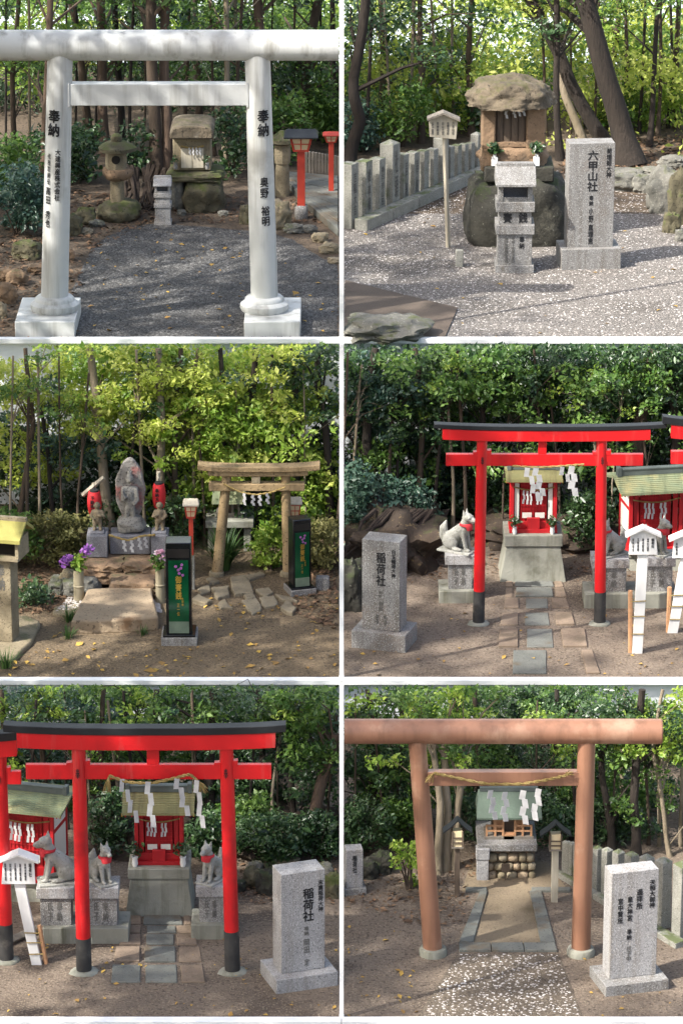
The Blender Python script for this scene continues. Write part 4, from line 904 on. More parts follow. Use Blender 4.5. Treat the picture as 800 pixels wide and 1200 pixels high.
# ================================================================== upper right: pebbled yard
pebbles(1, [(404, 399), (404, 250), (560, 200), (720, 200), (800, 240), (830, 399)], 9000, .017, 'pebble', 'pale pebbles set in the yard paving', 'pebbles', .006)
P = [ground(u, v, Z1+.004) for u, v in ((402, 399.5), (521, 399.5), (536, 362), (402, 330))]
P = [(max(p.x, .06), max(p.y, E1+.15)) for p in P]
sheet('concrete_patch', P, Z1+.03, 'concrete_dark')
def picket_fence(row, A, B, h0, h1, w0, w1, us, tall, label, side, glyphs='', curb=None, cap=False):
    z = ROWZ[row]; a = ground(*A, z); b = ground(*B, z); sp = Spot(A[0], A[1], z)
    t = thing('stone_picket_fence', label, 'fence', a)
    d = (b-a); dn = d.normalized(); ang = math.atan2(dn.y, dn.x)
    for i, u in enumerate(us):
        # the post stands where its pixel column meets the fence line
        lo, hi = 0., 1.
        for _ in range(40):
            mid = (lo+hi)/2; p = a.lerp(b, mid); uu = 400 + F*(p-CAM).x/(p-CAM).dot(FW)
            if (uu < u) == (B[0] > A[0]): lo = mid
            else: hi = mid
        f = lo; p = a.lerp(b, f)-a; s = (p+a-CAM).dot(FW)/F
        w = (w0+(w1-w0)*f)*s; h = (h0+(h1-h0)*f)*s/.955; tl = i in tall
        if tl: w *= 1.3; h *= 1.28
        M = Matrix.Translation(p) @ Matrix.Rotation(ang, 4, 'Z')
        m = MB(); hw = w/2; tip = .06*h if tl or cap else .02*h
        m.add([M @ Vector(q) for q in [(-hw, -hw, 0), (hw, -hw, 0), (hw, hw, 0), (-hw, hw, 0), (-hw, -hw, h-tip), (hw, -hw, h-tip), (hw, hw, h-tip), (-hw, hw, h-tip), (0, 0, h)]],
              [(3, 2, 1, 0), (0, 1, 5, 4), (1, 2, 6, 5), (2, 3, 7, 6), (3, 0, 4, 7), (4, 5, 8), (5, 6, 8), (6, 7, 8), (7, 4, 8)])
        o = m.obj('picket', 'weathered_granite', t, .008, angle=30)
        if i < len(glyphs):
            tx = letters(glyphs[i], 0, h*.2, h*.85, w*.42, -hw-.004, 'ink_faint', o); tx.matrix_local = M
    if curb:
        c0, c1, n, off, hh = curb
        pr = Vector((dn.y, -dn.x, 0))*off
        for k in range(n):
            f0, f1 = k/n+.002, (k+1)/n-.002; q = []
            for f, sg in ((f0, -1), (f1, -1), (f1, 1), (f0, 1)):
                s = (a.lerp(b, f)-CAM).dot(FW)/F; wd = (c0+(c1-c0)*f)*s/2
                q.append(d*f + pr*(1-.5*f) + Vector((dn.y, -dn.x, 0))*wd*(-sg))
            if off*1 < 0: q = q[::-1]
            q = [(p.x, p.y) for p in q]
            area = sum(q[i][0]*q[(i+1) % 4][1]-q[(i+1) % 4][0]*q[i][1] for i in range(4))
            if area < 0: q = q[::-1]
            MB().slab(q, -.02, hh).obj('kerb_stone', 'weathered_granite', t, .012)
    return t
us = []; u = 409; st = 17
for k in range(22):
    us.append(u); u += st; st *= .93
us = [u for u in us if u < 566]
picket_fence(1, (405, 268), (566, 202), 76, 37, 16, 7.6, us, (3, 8, 13), 'weathered stone picket fence with engraved letters beside the pebbled paving', 1,
             ['吉陽大吉', '松本稲', '神戸市山田', '社頭', '奉納', '奉納'], (17, 9, 5, .3, .2))
# wooden notice board
sp = Spot(524, 290, Z1); t = thing('notice_board', 'small roofed wooden notice board on a pale post', 'sign', sp.p)
a, b = sp.q(525, 290), sp.q(520.5, 160)
MB().tube([a+Vector((0, 0, -.05)), b], sp.w(3.0), 4).obj('post', 'pale_wood', t, .006)
P = [sp.q(u, v, -.06) for u, v in ((503, 160), (534, 163), (536, 141), (519, 134), (502, 140))]
bd = MB().prism([(p.x, p.z) for p in P], -.09, -.055).obj('board', 'pale_wood', t, .004)
for k, s in enumerate(('六甲山社', '由緒石宝殿', '白山之宮', '祭神菊理', '社殿')):
    q0, q1 = sp.q(530.5-6*k, 158, -.1), sp.q(530.5-6*k, 143, -.1); letters(s, q0.x, q0.z, q1.z, sp.w(2.6), -.094, 'ink_faint', bd)
for u0, v0, u1, v1 in ((500, 139, 519, 131.5), (519, 131.5, 538.5, 140)):
    p, q = sp.q(u0, v0), sp.q(u1, v1); MB().add([(p.x, -.2, p.z), (q.x, -.2, q.z), (q.x, .06, q.z), (p.x, .06, p.z), (p.x, -.2, p.z+.035), (q.x, -.2, q.z+.035), (q.x, .06, q.z+.035), (p.x, .06, p.z+.035)],
        [(3, 2, 1, 0), (4, 5, 6, 7), (0, 1, 5, 4), (1, 2, 6, 5), (2, 3, 7, 6), (3, 0, 4, 7)]).obj('roof_board', 'grey_wood', t)
sp = Spot(538, 313, Z1); tag(MB().box(-.065, .065, 0, .13, -.02, sp.h(19)).obj('marker_stone', 'weathered_granite', None, .012, loc=sp.p), 'short square marker stone beside the notice board post', 'marker stone')
def hokora_big():
    sp = Spot(604, 291, Z1); t = thing('stone_shrine', 'stone shrine with mushroom-shaped rock roof on a huge dark boulder', 'shrine', sp.p)
    rock_px(sp, 604, 200, 298, 60, .75, 31, .12, .5, .75, 4, 1.4).obj('boulder', 'boulder_dark', t, angle=70)
    a, b = sp.q(567, 214, .25), sp.q(649, 196, .25); MB().box(a.x, b.x, .25, 1.2, a.z, b.z).obj('pedestal', 'boulder_dark', t, .03)
    rock_px(sp, 600, 168, 199, 40, .42, 33, .12, .6, .75).obj('sill_stone', 'brown_stone', t, angle=60)
    for u0, u1 in ((564, 581), (616, 640)):
        a, b = sp.q(u0, 176, .42), sp.q(u1, 113, .42); MB().box(a.x, b.x, .42, 1.1, a.z, b.z).obj('side_wall', 'brown_stone', t, .03)
    a, b = sp.q(580, 172, .55), sp.q(618, 116, .55); MB().box(a.x, b.x, .55, .6, a.z, b.z).obj('door_frame', 'old_wood', t)
    for u0, u1 in ((582, 589.5), (590, 598), (598.6, 606.5), (607, 614.5)):
        a, b = sp.q(u0, 169, .52), sp.q(u1, 121, .52); MB().box(a.x, b.x, .52, .55, a.z, b.z).obj('door_plank', 'old_wood', t, .003)
    a, b = sp.q(580, 172, .45), sp.q(617, 167, .45); MB().box(a.x, b.x, .45, .56, a.z, b.z).obj('threshold', 'brown_stone', t)
    c = sp.q(597, 119, .75); w = sp.w(50)
    m = MB().rock((c.x, .75, c.z+.05), (w, w*.82, .4), 43, .13, 5, .12, 2.2)
    for v in m.v:
        if v.z < c.z-.03: v.z = c.z-.03+(v.z-c.z)*.12
    m.obj('rock_roof', 'roof_stone', t, angle=70)
    rope(sp, [(580, 120), (592, 122.5), (616, 119)], .018, 'straw rope with paper streamers under the mushroom-shaped rock roof', .38, [(592, 122, 3.6, 17), (601, 122, 3.6, 16, .1), (608, 121.5, 3.4, 15), (613.5, 121, 3.4, 15)])
    for u in (579, 628):
        q = sp.q(u, 194, .3); v = thing('vase', 'white square vase with sprig on the boulder pedestal, nearer the ' + ('notice board' if u < 600 else 'granite pillar'), 'vase', sp.p+q, 0, 'vases of the mushroom-roofed shrine')
        h = sp.h(10); w = sp.w(3.6)
        MB().box(-w, w, -w, w, 0, h).obj('pot', 'vase_white', v, .006); MB().box(-w*.5, w*.5, -w*.5, w*.5, h, h*1.3).obj('pot_neck', 'vase_white', v)
        leaf_mesh('sprig', clumps([(0, 0, h*1.9), (.04, 0, h*2.1), (-.04, 0, h*2.0)], 40, .1, 1), .08, 'leaf_dark', v)
hokora_big()
offertory(1, 602.5, 320, 1.0, 'tall tiered granite offering box lettered in front of the huge dark boulder', 'granite')
monument(1, 692, 316, 54, 120, 28, 70, 24, 48, R(5), [('六甲山社', 0.02, .07, .46, .22, 'ink'), ('菊理姫大神', .37, .05, .33, .11, 'ink'), ('奉納', 0.0, .5, .6, .09, 'ink'), ('小野', 0.0, .62, .76, .1, 'ink'), ('直理恵', 0.0, .78, .97, .11, 'ink')],
         'speckled granite pillar with black letters on square base beside the tiered offering box')
R2 = [(730, 222, 17, 17, 'boulder_grey', 'flat grey rock edging the leaf-strewn slope'), (752, 224, 13, 17, 'boulder_grey', 'rounded grey rock next to the flat edging rock'), (779, 247, 22, 46, 'boulder_grey', 'large grey boulder at the pavement edge'),
      (797, 262, 14, 58, 'boulder', 'tall mossy boulder at the pavement edge'), (786, 272, 10, 22, 'boulder', 'small mossy rock below the large boulders'), (798, 282, 8, 12, 'boulder_grey', 'little grey rock below the mossy rock'),
      (790, 195, 18, 12, 'boulder_grey', 'flat stone of the upper rock row'), (770, 205, 18, 8, 'boulder_grey', 'thin flat stone above the boulders'), (735, 205, 20, 7, 'boulder_grey', 'thin flat slab under the leaning trunk'), (452, 393, 46, 20, 'boulder_grey', 'flat-topped rock lying on the brown concrete patch')]
for i, (u, v, ru, h, m_, lab) in enumerate(R2): stone(1, u, v, ru, h, lab, m_, i+50, group='rocks round the pebbled yard', boxy=.4)
litter(1, [(655, 205), (655, 165), (800, 160), (830, 205)], 900, .09, 'litter', 'brown leaf litter on the slope under the leaning trunks', 1)
litter(1, [(404, 396), (404, 280), (560, 215), (720, 215), (800, 290), (800, 396)], 40, .09, 'fallen_leaf', 'few yellow leaves fallen on the pebbled paving', 1)

# ================================================================== middle left: flagstone yard with carved statues
def box_on(sp, t, name, m, u0, v0, u1, v1, dy0, dy1, bev=.008, vb=None):
    a, b = sp.q(u0, v1, dy0), sp.q(u1, v0, dy0)
    return MB().box(a.x, b.x, dy0, dy1, a.z, b.z).obj(name, m, t, bev)
def statue_group():
    # stone terrace of big rocks
    sp = Spot(143, 706, Z2); t = thing('stone_steps', 'stepped pile of large brown rocks carrying the carved statues', 'rock steps', sp.p)
    rock_px(sp, 157, 676, 707, 28, .3, 61, .1, .9, .36, 4, 2.6).obj('step_rock', 'brown_stone', t, angle=30)
    rock_px(sp, 97, 673, 704, 24, .34, 64, .16, .6, .6, 4, 2).obj('step_rock', 'boulder_grey', t, angle=40)
    rock_px(sp, 71, 678, 702, 13, .3, 65, .2, .5, .6, 4, 2).obj('step_rock', 'boulder_grey', t, angle=40)
    rock_px(sp, 122, 650, 674, 26, .5, 62, .1, .9, 1.02, 4, 2.6).obj('step_rock', 'brown_stone', t, angle=30)
    rock_px(sp, 170, 650, 673, 25, .5, 68, .1, .9, 1.02, 4, 2.6).obj('step_rock', 'brown_stone', t, angle=30)
    MB().box(sp.q(100, 0, 1).x, sp.q(190, 0, 1).x, 1.0, 1.6, 0, sp.q(0, 662, 1.1).z).obj('rubble_core', 'bank_earth', t)
    # plinth blocks, standing on the rocks
    zp = sp.q(150, 650, .9).z
    bl = []
    for u0, u1, dy in ((102, 126, .85), (129, 176, 1.0), (177, 197, .85)):
        a, b = sp.q(u0, 644, dy), sp.q(u1, 628, dy)
        o = thing('plinth_block', {102: 'dark stone block under the bald guardian statue by the slanting board', 129: 'wide dark block under the flame-backed statue', 177: 'dark stone block under the guardian statue beside the black box'}[u0], 'plinth', sp.p+Vector(((a.x+b.x)/2, dy, zp)))
        w = (b.x-a.x)/2
        MB().box(-w, w, 0, .42, -.03, b.z-zp).obj('block', 'granite_dark', o, .012)
        bl.append((o, b.z-zp, w))
    # main statue: flame-shaped slab with standing figure
    o, zt, w = bl[1]
    st = thing('carved_statue', 'grey standing figure carved before a reddish flame-shaped stone slab', 'statue', o.location+Vector((0, .2, zt)))
    s2 = (st.location-CAM).dot(FW)/F; W = lambda px: px*s2; H = lambda px: px*s2/.945
    out = []
    for k in range(36):
        g = 2*math.pi*k/36; x = math.sin(g); z = -math.cos(g)
        r = 17.5*(1 - .18*max(0, z)**2 - .12*max(0, -z)); r *= 1 + .05*math.sin(g*9)
        out.append((W(x*r), H(46 + 37*z)))
    MB().prism(out, .06, .17).obj('flame_slab', 'mandorla', st, .02)
    MB().rock((0, .06, H(8)), (W(16.5), .2, H(10)), 71, .2, 3, .3).obj('rock_seat', 'statue_grey', st, angle=60)
    u_ = W(1)
    blob('figure', [('c', (W(-4), -.02, H(14)), W(2.6), (W(-3), -.02, H(28)), W(3.4)), ('c', (W(4), -.02, H(14)), W(2.6), (W(3), -.02, H(28)), W(3.4)), ('c', (0, 0, H(28)), W(5.5), (0, 0, H(46)), W(6.2)),
                    ('c', (W(-7), 0, H(50)), W(3.2), (W(7), 0, H(50)), W(3.2)), ('e', (0, -.02, H(62)), (W(5), W(5), H(6.2))), ('c', (W(-7.5), -.02, H(50)), W(2.5), (W(-9), -.05, H(38)), W(2)), ('c', (W(-9), -.05, H(38)), W(2), (W(-5), -.1, H(42)), W(1.8)),
                    ('c', (W(7.5), -.02, H(50)), W(2.5), (W(9.5), -.05, H(38)), W(2)), ('c', (W(9.5), -.05, H(38)), W(2), (W(5), -.1, H(34)), W(1.8)), ('c', (W(-6.5), -.1, H(38)), W(1.1), (W(-9), -.08, H(66)), W(.9)),
                    ('e', (W(-4.5), -.06, H(12)), (W(2.8), W(4), H(2.2))), ('e', (W(4.5), -.06, H(12)), (W(2.8), W(4), H(2.2))), ('e', (0, 0, H(36)), (W(7.5), W(5.5), H(5))), ('e', (0, -.05, H(60.5)), (W(1), W(5), H(1.2))), ('e', (0, 0, H(69)), (W(3), W(3), H(2)))],
         .016, 'statue_grey', st, 2)
    for (o, zt, w), lab, m_ in ((bl[0], 'small brown bald guardian statue under the tilted red paper lantern', 'statue_brown'), (bl[2], 'small brown guardian statue under the upright red paper lantern', 'statue_brown')):
        g = thing('guardian_statue', lab, 'statue', o.location+Vector((0, .2, zt))); mir = 1 if 'bald' in lab else -1
        X = lambda a: W(a)*mir
        MB().box(-W(8), W(8), -.13, .13, -.005, H(2.5)).obj('foot_slab', 'granite_dark', g, .01)
        blob('figure', [('c', (X(-3.5), 0, H(3)), W(2.2), (X(-2.6), 0, H(14)), W(2.8)), ('c', (X(3.5), 0, H(3)), W(2.2), (X(2.6), 0, H(14)), W(2.8)), ('c', (0, 0, H(14)), W(4.6), (0, 0, H(22)), W(5)), ('e', (0, 0, H(30.5)), (W(4), W(4), H(4.4))),
                        ('c', (X(-5), 0, H(24)), W(2), (X(-8), -.03, H(19)), W(1.6)), ('c', (X(-8), -.03, H(19)), W(1.6), (X(-4), -.07, H(16)), W(1.4)), ('c', (X(5), 0, H(24)), W(2), (X(8), -.02, H(18)), W(1.6)), ('c', (X(8), -.02, H(18)), W(1.6), (X(3), -.07, H(20)), W(1.4)),
                        ('e', (X(-3.6), -.03, H(3.2)), (W(2.4), W(3.4), H(1.6))), ('e', (X(3.6), -.03, H(3.2)), (W(2.4), W(3.4), H(1.6))), ('e', (0, -W(4), H(29.8)), (W(.9), W(.8), H(1.1))), ('e', (X(4), 0, H(30)), (W(.8), W(1), H(1.4))), ('e', (X(-4), 0, H(30)), (W(.8), W(1), H(1.4)))],
             .013, m_, g, 2)
    # rope with paper in front of the blocks
    rope(sp, [(128, 627), (150, 634), (166, 628), (182, 627)], .018, 'straw rope with white paper strips before the statue blocks', .82, [(145, 633, 4, 14), (154, 633, 4, 15), (163, 630, 4, 15), (170, 629, 4, 14)])
    # red paper lanterns hung on poles
    for u, v0, v1, ru, lab, slant in ((111, 576, 602, 8.5, 'tilted red paper lantern hung under a slanting board', True), (186.5, 567, 594, 8, 'upright red paper lantern hung on a wooden pole', False)):
        pb = ground(u, 690, Z2); base = Vector((sp.p.x + sp.q(u, 600, 1.55).x, sp.p.y+1.55, Z2))
        pl = thing('lantern_pole', 'wooden pole with slanting board holding the tilted paper lantern' if slant else 'plain wooden pole holding the upright paper lantern', 'pole', base)
        vt = 566 if slant else 553
        zt = plane(u, vt, base.y).z - Z2
        MB().tube([(0, 0, -.05), (0, 0, zt)], .03, 8).obj('pole_shaft', 'pale_wood', pl)
        if slant:
            a, b = plane(97, 580, base.y)-base, plane(122, 559, base.y)-base
            MB().tube([a+Vector((0, -.02, 0)), b+Vector((0, -.02, 0))], [.035, .035], 4).obj('slanting_board', 'pale_wood', pl)
        else: MB().tube([(0, .03, zt-.03), (0, -.2, zt-.03)], .018, 6).obj('arm', 'pale_wood', pl)
        y = base.y-.16; za, zb = plane(u, v1, y).z, plane(u, v0, y).z; xx = plane(u, (v0+v1)/2, y).x
        ln = thing('paper_lantern', lab, 'paper lantern', (xx, y, za)); hh = zb-za; r = W(ru)
        prof = []
        for k in range(25):
            f = k/24; prof.append((r*(.62+.38*math.sin(math.pi*(.08+.84*f))**.7)*(1+.018*math.cos(f*24*math.pi)), hh*f))
        MB().lathe(prof, 24).obj('paper_body', 'lantern_red', ln, angle=60)
        MB().lathe([(r*.6, -.03), (r*.62, .012)], 20).obj('bottom_ring', 'black_paint', ln); MB().lathe([(r*.62, hh-.012), (r*.6, hh+.03)], 20).obj('top_ring', 'black_paint', ln)
        MB().tube([(0, 0, hh+.02), (0, .02, hh+.12), (0, .12, hh+.14)], .006, 5).obj('hook', 'black_paint', ln)
        letters('不動明王' if slant else '奉納大師', -r*.25, hh*.14, hh*.88, r*.55, 0, 'ink', ln, wrap=r*1.035)
statue_group()
# flat entrance slab
def flat_slab(row, poly, h, label, m, name='flat_stone', seed=0, group=None, cat='stone slab', sub=4):
    z = ROWZ[row]; G = [ground(u, v, z) for u, v in poly]; c = sum(G, Vector())/len(G); q = []
    for i in range(len(G)):
        for k in range(sub):
            p = G[i].lerp(G[(i+1) % len(G)], k/sub) - c; p += Vector((noise.noise(p*5+Vector((seed, 0, 0))), noise.noise(p*5+Vector((0, seed, 3))), 0))*.05*min(1, (G[0]-G[1]).length)
            q.append((p.x, p.y))
    area = sum(q[i][0]*q[(i+1) % len(q)][1]-q[(i+1) % len(q)][0]*q[i][1] for i in range(len(q)))
    if area < 0: q = q[::-1]
    return tag(MB().slab(q, -.02, h).obj(name, m, None, min(.03, h*.4), loc=c), label, cat, group)
flat_slab(2, [(83, 743), (104, 705), (140, 702), (179, 703), (186, 738), (140, 741)], .2, 'big flat brown stone slab lying before the stone steps', 'slab_stone')
flat_slab(2, [(-12, 765), (-8, 728), (30, 726), (48, 732), (42, 752), (18, 775), (-2, 779)], .07, 'thin greenish flagstone under the mossy offering box', 'tan_stone')
flat_slab(2, [(62, 722), (64, 714), (90, 710), (96, 716), (84, 724)], .05, 'small greenish flagstone with pebbles beside the bamboo vase', 'tan_stone')
pebbles(2, [(66, 716), (80, 700), (104, 700), (100, 712)], 220, .018, 'pebble', 'white pebbles round the bamboo vase', zoff=.05)
pebbles(2, [(104, 701), (120, 697), (185, 697), (190, 718), (182, 716), (178, 702)], 900, .022, 'pebble', 'white pebbles along the foot of the stone steps', zoff=.004)
# bamboo vases with flowers
def bamboo_vase(u, v, vt, r, lab, petals, leaf, fl):
    sp = Spot(u, v, Z2); t = thing('bamboo_vase', lab, 'vase', sp.p); h = sp.q(u, vt).z; w = sp.w(r)
    MB().lathe([(w, -.02), (w*.97, h*.48), (w*1.1, h*.5), (w*1.1, h*.53), (w*.96, h*.55), (w*.98, h), (w*.8, h), (w*.78, h*.9)], 18).obj('bamboo_stem', 'bamboo_grey', t)
    m = MB()
    C = []
    for du, dv in fl:
        q = sp.q(u+du, vt-dv, random.uniform(-.05, .05)); C.append(q); m.tube([(0, 0, h*.9), (q.x*.5, q.y*.5, (h*.9+q.z)/2+.02), q], .006, 5)
    m.obj('flower_stems', 'leaf_mid', t)
    for q in C: leaf_mesh('flower_head', clumps([tuple(q)], 60, .085, 1), .045, petals, t, aspect=.8)
    leaf_mesh('leaves', clumps([(0, 0, h+.1), (.04, 0, h+.16), (-.04, 0, h+.13)], 40, .13, 1), .09, leaf, t)
bamboo_vase(93, 706, 668, 6.3, 'bamboo vase with purple flowers beside the big flat slab', 'purple_petal', 'leaf_bright', [(-17, 9), (-13, 12), (6, 20), (11, 24)])
bamboo_vase(188, 706, 666, 5.5, 'bamboo vase with white and pink flowers behind the black box', 'pink_petal', 'leaf_mid', [(-4, 10), (2, 15), (4, 9), (-1, 17)])
# black polished offering boxes
def black_box(u, v, yaw, k, vt, label, w=30, h=117, d=26):
    sp = Spot(u, v, Z2); t = thing('offering_box', label, 'offering box', sp.p, yaw); W = lambda p: sp.w(p*k); H = lambda p: sp.h(p*k)
    MB().box(-W(21), W(21), 0, W(42), -.02, H(9)).obj('base_slab', 'granite', t, .008)
    MB().box(-W(19), W(19), W(2.5), W(40), H(9), H(11.5)).obj('base_step', 'black_granite', t, .004)
    y0 = W(8); y1 = y0+W(d)
    MB().box(-W(w/2), W(w/2), y0, y1, H(11.5), H(h)).obj('body', 'black_granite', t, .01)
    MB().box(-W(11.7), W(11.7), y0-.006, y0+.004, H(15), H(h-20)).obj('front_panel', 'green_panel', t)
    MB().box(-W(11.7), W(11.7), y0-.012, y0-.005, H(12.5), H(26)).obj('panel_foot', 'panel_foot', t)
    MB().box(-W(13), W(13), y0-.005, y0+.004, H(h-17), H(h-7)).obj('coin_slot', 'gap_shade', t)
    f = y0-.009
    letters('御賽銭', 0, H(52), H(79), W(7), f, 'gold', t, name='gold_letters'); letters('正一位', W(-.5), H(33), H(47), W(3), f, 'gold', t, name='gold_letters'); letters('大明神', W(4.5), H(44), H(54), W(2), f, 'gold', t, name='gold_letters')
    for x, z in ((-3, 90), (0, 86), (3, 88), (1, 82), (5, 80), (4, 92)):
        m = MB()
        for q in range(5):
            g = q*1.2566+x; m.rock((W(x)+math.cos(g)*W(1.1), f, H(z)+math.sin(g)*W(1.1)), (W(.9), .004, W(.9)), 1, 0, 1)
        m.obj('printed_blossom', 'pink_print', t)
    return t
black_box(210, 757, 0, 1.0, 623, 'black polished offering box with green panel beside the big flat slab')
black_box(356, 698, R(18), .74, 609, 'black polished offering box with green panel behind the leaning torii pillar')
# red post lanterns
def lamp_on_stone(u, v, vt, vb, bw, rw, pw, vs, label):
    t = lamp_post(2, u, v, vt, vb, bw, rw, pw, label, None, 'pale_wood'); sp = Spot(u, v, Z2)
    if vs: MB().box(-sp.w(3.4), sp.w(3.4), -sp.w(3.4), sp.w(3.4), -.02, sp.q(u, vs).z).obj('stone_sleeve', 'weathered_granite', t, .008)
lamp_on_stone(225, 690, 584, 606, 13, 19, 5, 650, 'red post lantern with pale roof between black box and strap-leaved plant')
lamp_on_stone(346, 664, 582, 606, 12, 17, 5, None, 'red post lantern half hidden behind the leaning torii')
# leaning stone torii
def stone_torii():
    sp = Spot(296, 674, Z2); t = thing('torii_gate', 'old tan stone torii with one leaning pillar and paper streamers', 'torii', sp.p)
    for (ub, vb), (ut, vt), r0, r1 in (((254, 676), (266, 556), 6.6, 5.6), ((337, 672), (334.5, 556), 5.8, 5.4)):
        a, b = sp.q(ub, vb, 0), sp.q(ut, vt, .05); a.z = -.04
        MB().tube([a.lerp(b, k/8)+Vector((noise.noise(Vector((k, ub, 0)))*.012, 0, 0)) for k in range(9)], [sp.w(r0+(r1-r0)*k/8) for k in range(9)], 16).obj('pillar', 'torii_tan', t)
        MB().lathe([(sp.w(9.5), -.02), (sp.w(9), .05), (sp.w(7), .07)], 14, (a.x, 0, 0), .1, 3).obj('pillar_foot', 'tan_stone', t)
    def beam(u0, u1, v0, v1, y0, y1, up, name):
        st = []
        for k in range(21):
            f = k/20; u = u0+(u1-u0)*f; e = abs(2*f-1)**4*up
            st.append((sp.q(u, v1-e, 0).x, sp.q(u, v1-e*.8, 0).z, sp.q(u, v0-e, 0).z))
        return MB().sweep(st, y0, y1).obj(name, 'torii_tan', t, .012)
    beam(232, 375, 545.5, 551.5, -.1, .14, 3.2, 'top_beam'); beam(244, 361, 551.7, 557.5, -.06, .11, 1.5, 'under_beam'); beam(245, 357, 566, 574.5, -.06, .12, 0, 'tie_beam')
    a, b = sp.q(295, 566, 0), sp.q(305, 557.5, 0); MB().box(a.x, b.x, -.05, .11, a.z, b.z).obj('centre_strut', 'tan_stone', t, .008)
    rope(sp, [(262, 567), (282, 577), (300, 580), (318, 577), (334, 571)], .014, 'thin straw rope with paper streamers on the leaning torii', -.1, [(286, 578, 4, 14), (296, 580, 4, 13), (304, 580, 4, 13), (313, 578, 4, 13)])
stone_torii()
# altar and tiny shrine behind the torii
sp = Spot(269, 648, Z2); t = thing('stone_altar', 'grey concrete altar table behind the leaning torii', 'altar', sp.p)
box_on(sp, t, 'table_top', 'concrete', 241, 611, 297, 619, 0, .6, .01)
for u0, u1 in ((244, 252), (286, 294)): box_on(sp, t, 'altar_leg', 'concrete', u0, 619, u1, 650, .08, .5, .01)
zt = sp.q(0, 611, .3).z
s2 = thing('tiny_shrine', 'tiny wooden shrine with green copper roof on the concrete altar', 'shrine', sp.p+Vector((sp.q(269, 611, .3).x, .3, sp.q(0, 611, 0).z)))
W, H = sp.w, sp.h
MB().box(-W(15), W(15), -.1, .2, 0, H(5)).obj('plinth', 'grey_wood', s2); MB().box(-W(12), W(12), -.06, .16, H(5), H(20)).obj('body', 'old_wood', s2)
for x in (-11, -4, 4, 11): MB().box(W(x)-.015, W(x)+.015, -.1, -.06, H(5), H(20)).obj('column', 'grey_wood', s2)
MB().add([(-W(20), -.26, H(19)), (W(20), -.26, H(19)), (W(19), .05, H(33)), (-W(19), .05, H(33)), (-W(20), .34, H(19)), (W(20), .34, H(19))], [(0, 1, 2, 3), (3, 2, 5, 4), (0, 3, 4), (1, 5, 2), (0, 4, 5, 1)]).obj('roof', 'copper_roof_green', s2, angle=0)
# strap-leaved plant, bright bush
def strap_plant(row, u, v, n, L, label, w=.03, mat_='grass_blade', spread=1.0, name='strap_leaf_plant'):
    sp = Spot(u, v, ROWZ[row]); V, Fc = [], []
    for k in range(n):
        g = random.uniform(0, 6.28); l = L*random.uniform(.6, 1.1); o = random.uniform(.15, .75)*spread; a = Vector((math.cos(g), math.sin(g), 0)); pb = a*random.uniform(0, .1); sd = Vector((-a.y, a.x, 0))
        b = len(V); S = 5
        for i in range(S+1):
            f = i/S; c = pb + a*l*o*f**1.4 + Vector((0, 0, l*(f*1.15-o*.75*f**2.3))); ww = w*(1-f**2)*.5+.001
            c.z = max(c.z, .006); V += [c-sd*ww, c+sd*ww+Vector((0, 0, ww*.3))]
        for i in range(S): Fc.append((b+2*i, b+2*i+1, b+2*i+3, b+2*i+2))
    m = MB(); m.v = V; m.f = Fc
    o = m.obj(name, mat_, loc=sp.p); return tag(o, label, 'plant')
strap_plant(2, 262, 668, 170, .68, 'dark strap-leaved plant at the foot of the leaning pillar', .035)
strap_plant(2, 8, 783, 60, .3, 'small grass tuft beside the greenish flagstone', .012); strap_plant(2, 82, 728, 50, .25, 'small grass tuft by the corner of the big slab', .012); strap_plant(2, 168, 744, 30, .14, 'tiny grass tuft in front of the big slab', .012); strap_plant(2, 80, 748, 36, .2, 'grass tuft below the big slab corner', .012)
shrub(2, -1, 317, 668, 19, 50, 30, 'bright green bush between the torii pillars', 'leaf_bright', .085, 40, .15, None, .5)
# flagstones
FL = [[(232, 692), (246, 686), (248, 694), (236, 699)], [(224, 706), (232, 700), (250, 708), (238, 712)], [(248, 692), (268, 690), (270, 700), (254, 704)], [(270, 680), (288, 677), (296, 697), (274, 700)], [(254, 710), (262, 703), (272, 714), (258, 715)],
      [(284, 706), (300, 702), (308, 716), (296, 722), (288, 714)], [(298, 694), (314, 692), (322, 698), (308, 702)], [(302, 702), (320, 700), (326, 710), (310, 714)], [(322, 699), (340, 702), (348, 708), (330, 706)], [(328, 716), (336, 707), (347, 716), (342, 723)], [(286, 700), (296, 698), (300, 703), (288, 705)], [(242, 680), (250, 678), (256, 684), (246, 687)], [(284, 678), (306, 672), (312, 676), (292, 682)]]
sp = Spot(290, 710, Z2); t = thing('flagstone_path', 'loose pale flagstones laid before the leaning torii', 'flagstones', sp.p)
for i, f in enumerate(FL):
    G = [ground(u, v, Z2)-sp.p for u, v in f]; q = []
    for a in range(len(G)):
        for k in range(3):
            p = G[a].lerp(G[(a+1) % len(G)], k/3); q.append((p.x+random.uniform(-.02, .02), p.y+random.uniform(-.03, .03)))
    area = sum(q[a][0]*q[(a+1) % len(q)][1]-q[(a+1) % len(q)][0]*q[a][1] for a in range(len(q)))
    MB().slab(q[::-1] if area < 0 else q, -.02, random.uniform(.03, .07)).obj('flagstone', 'flagstone', t, .015)
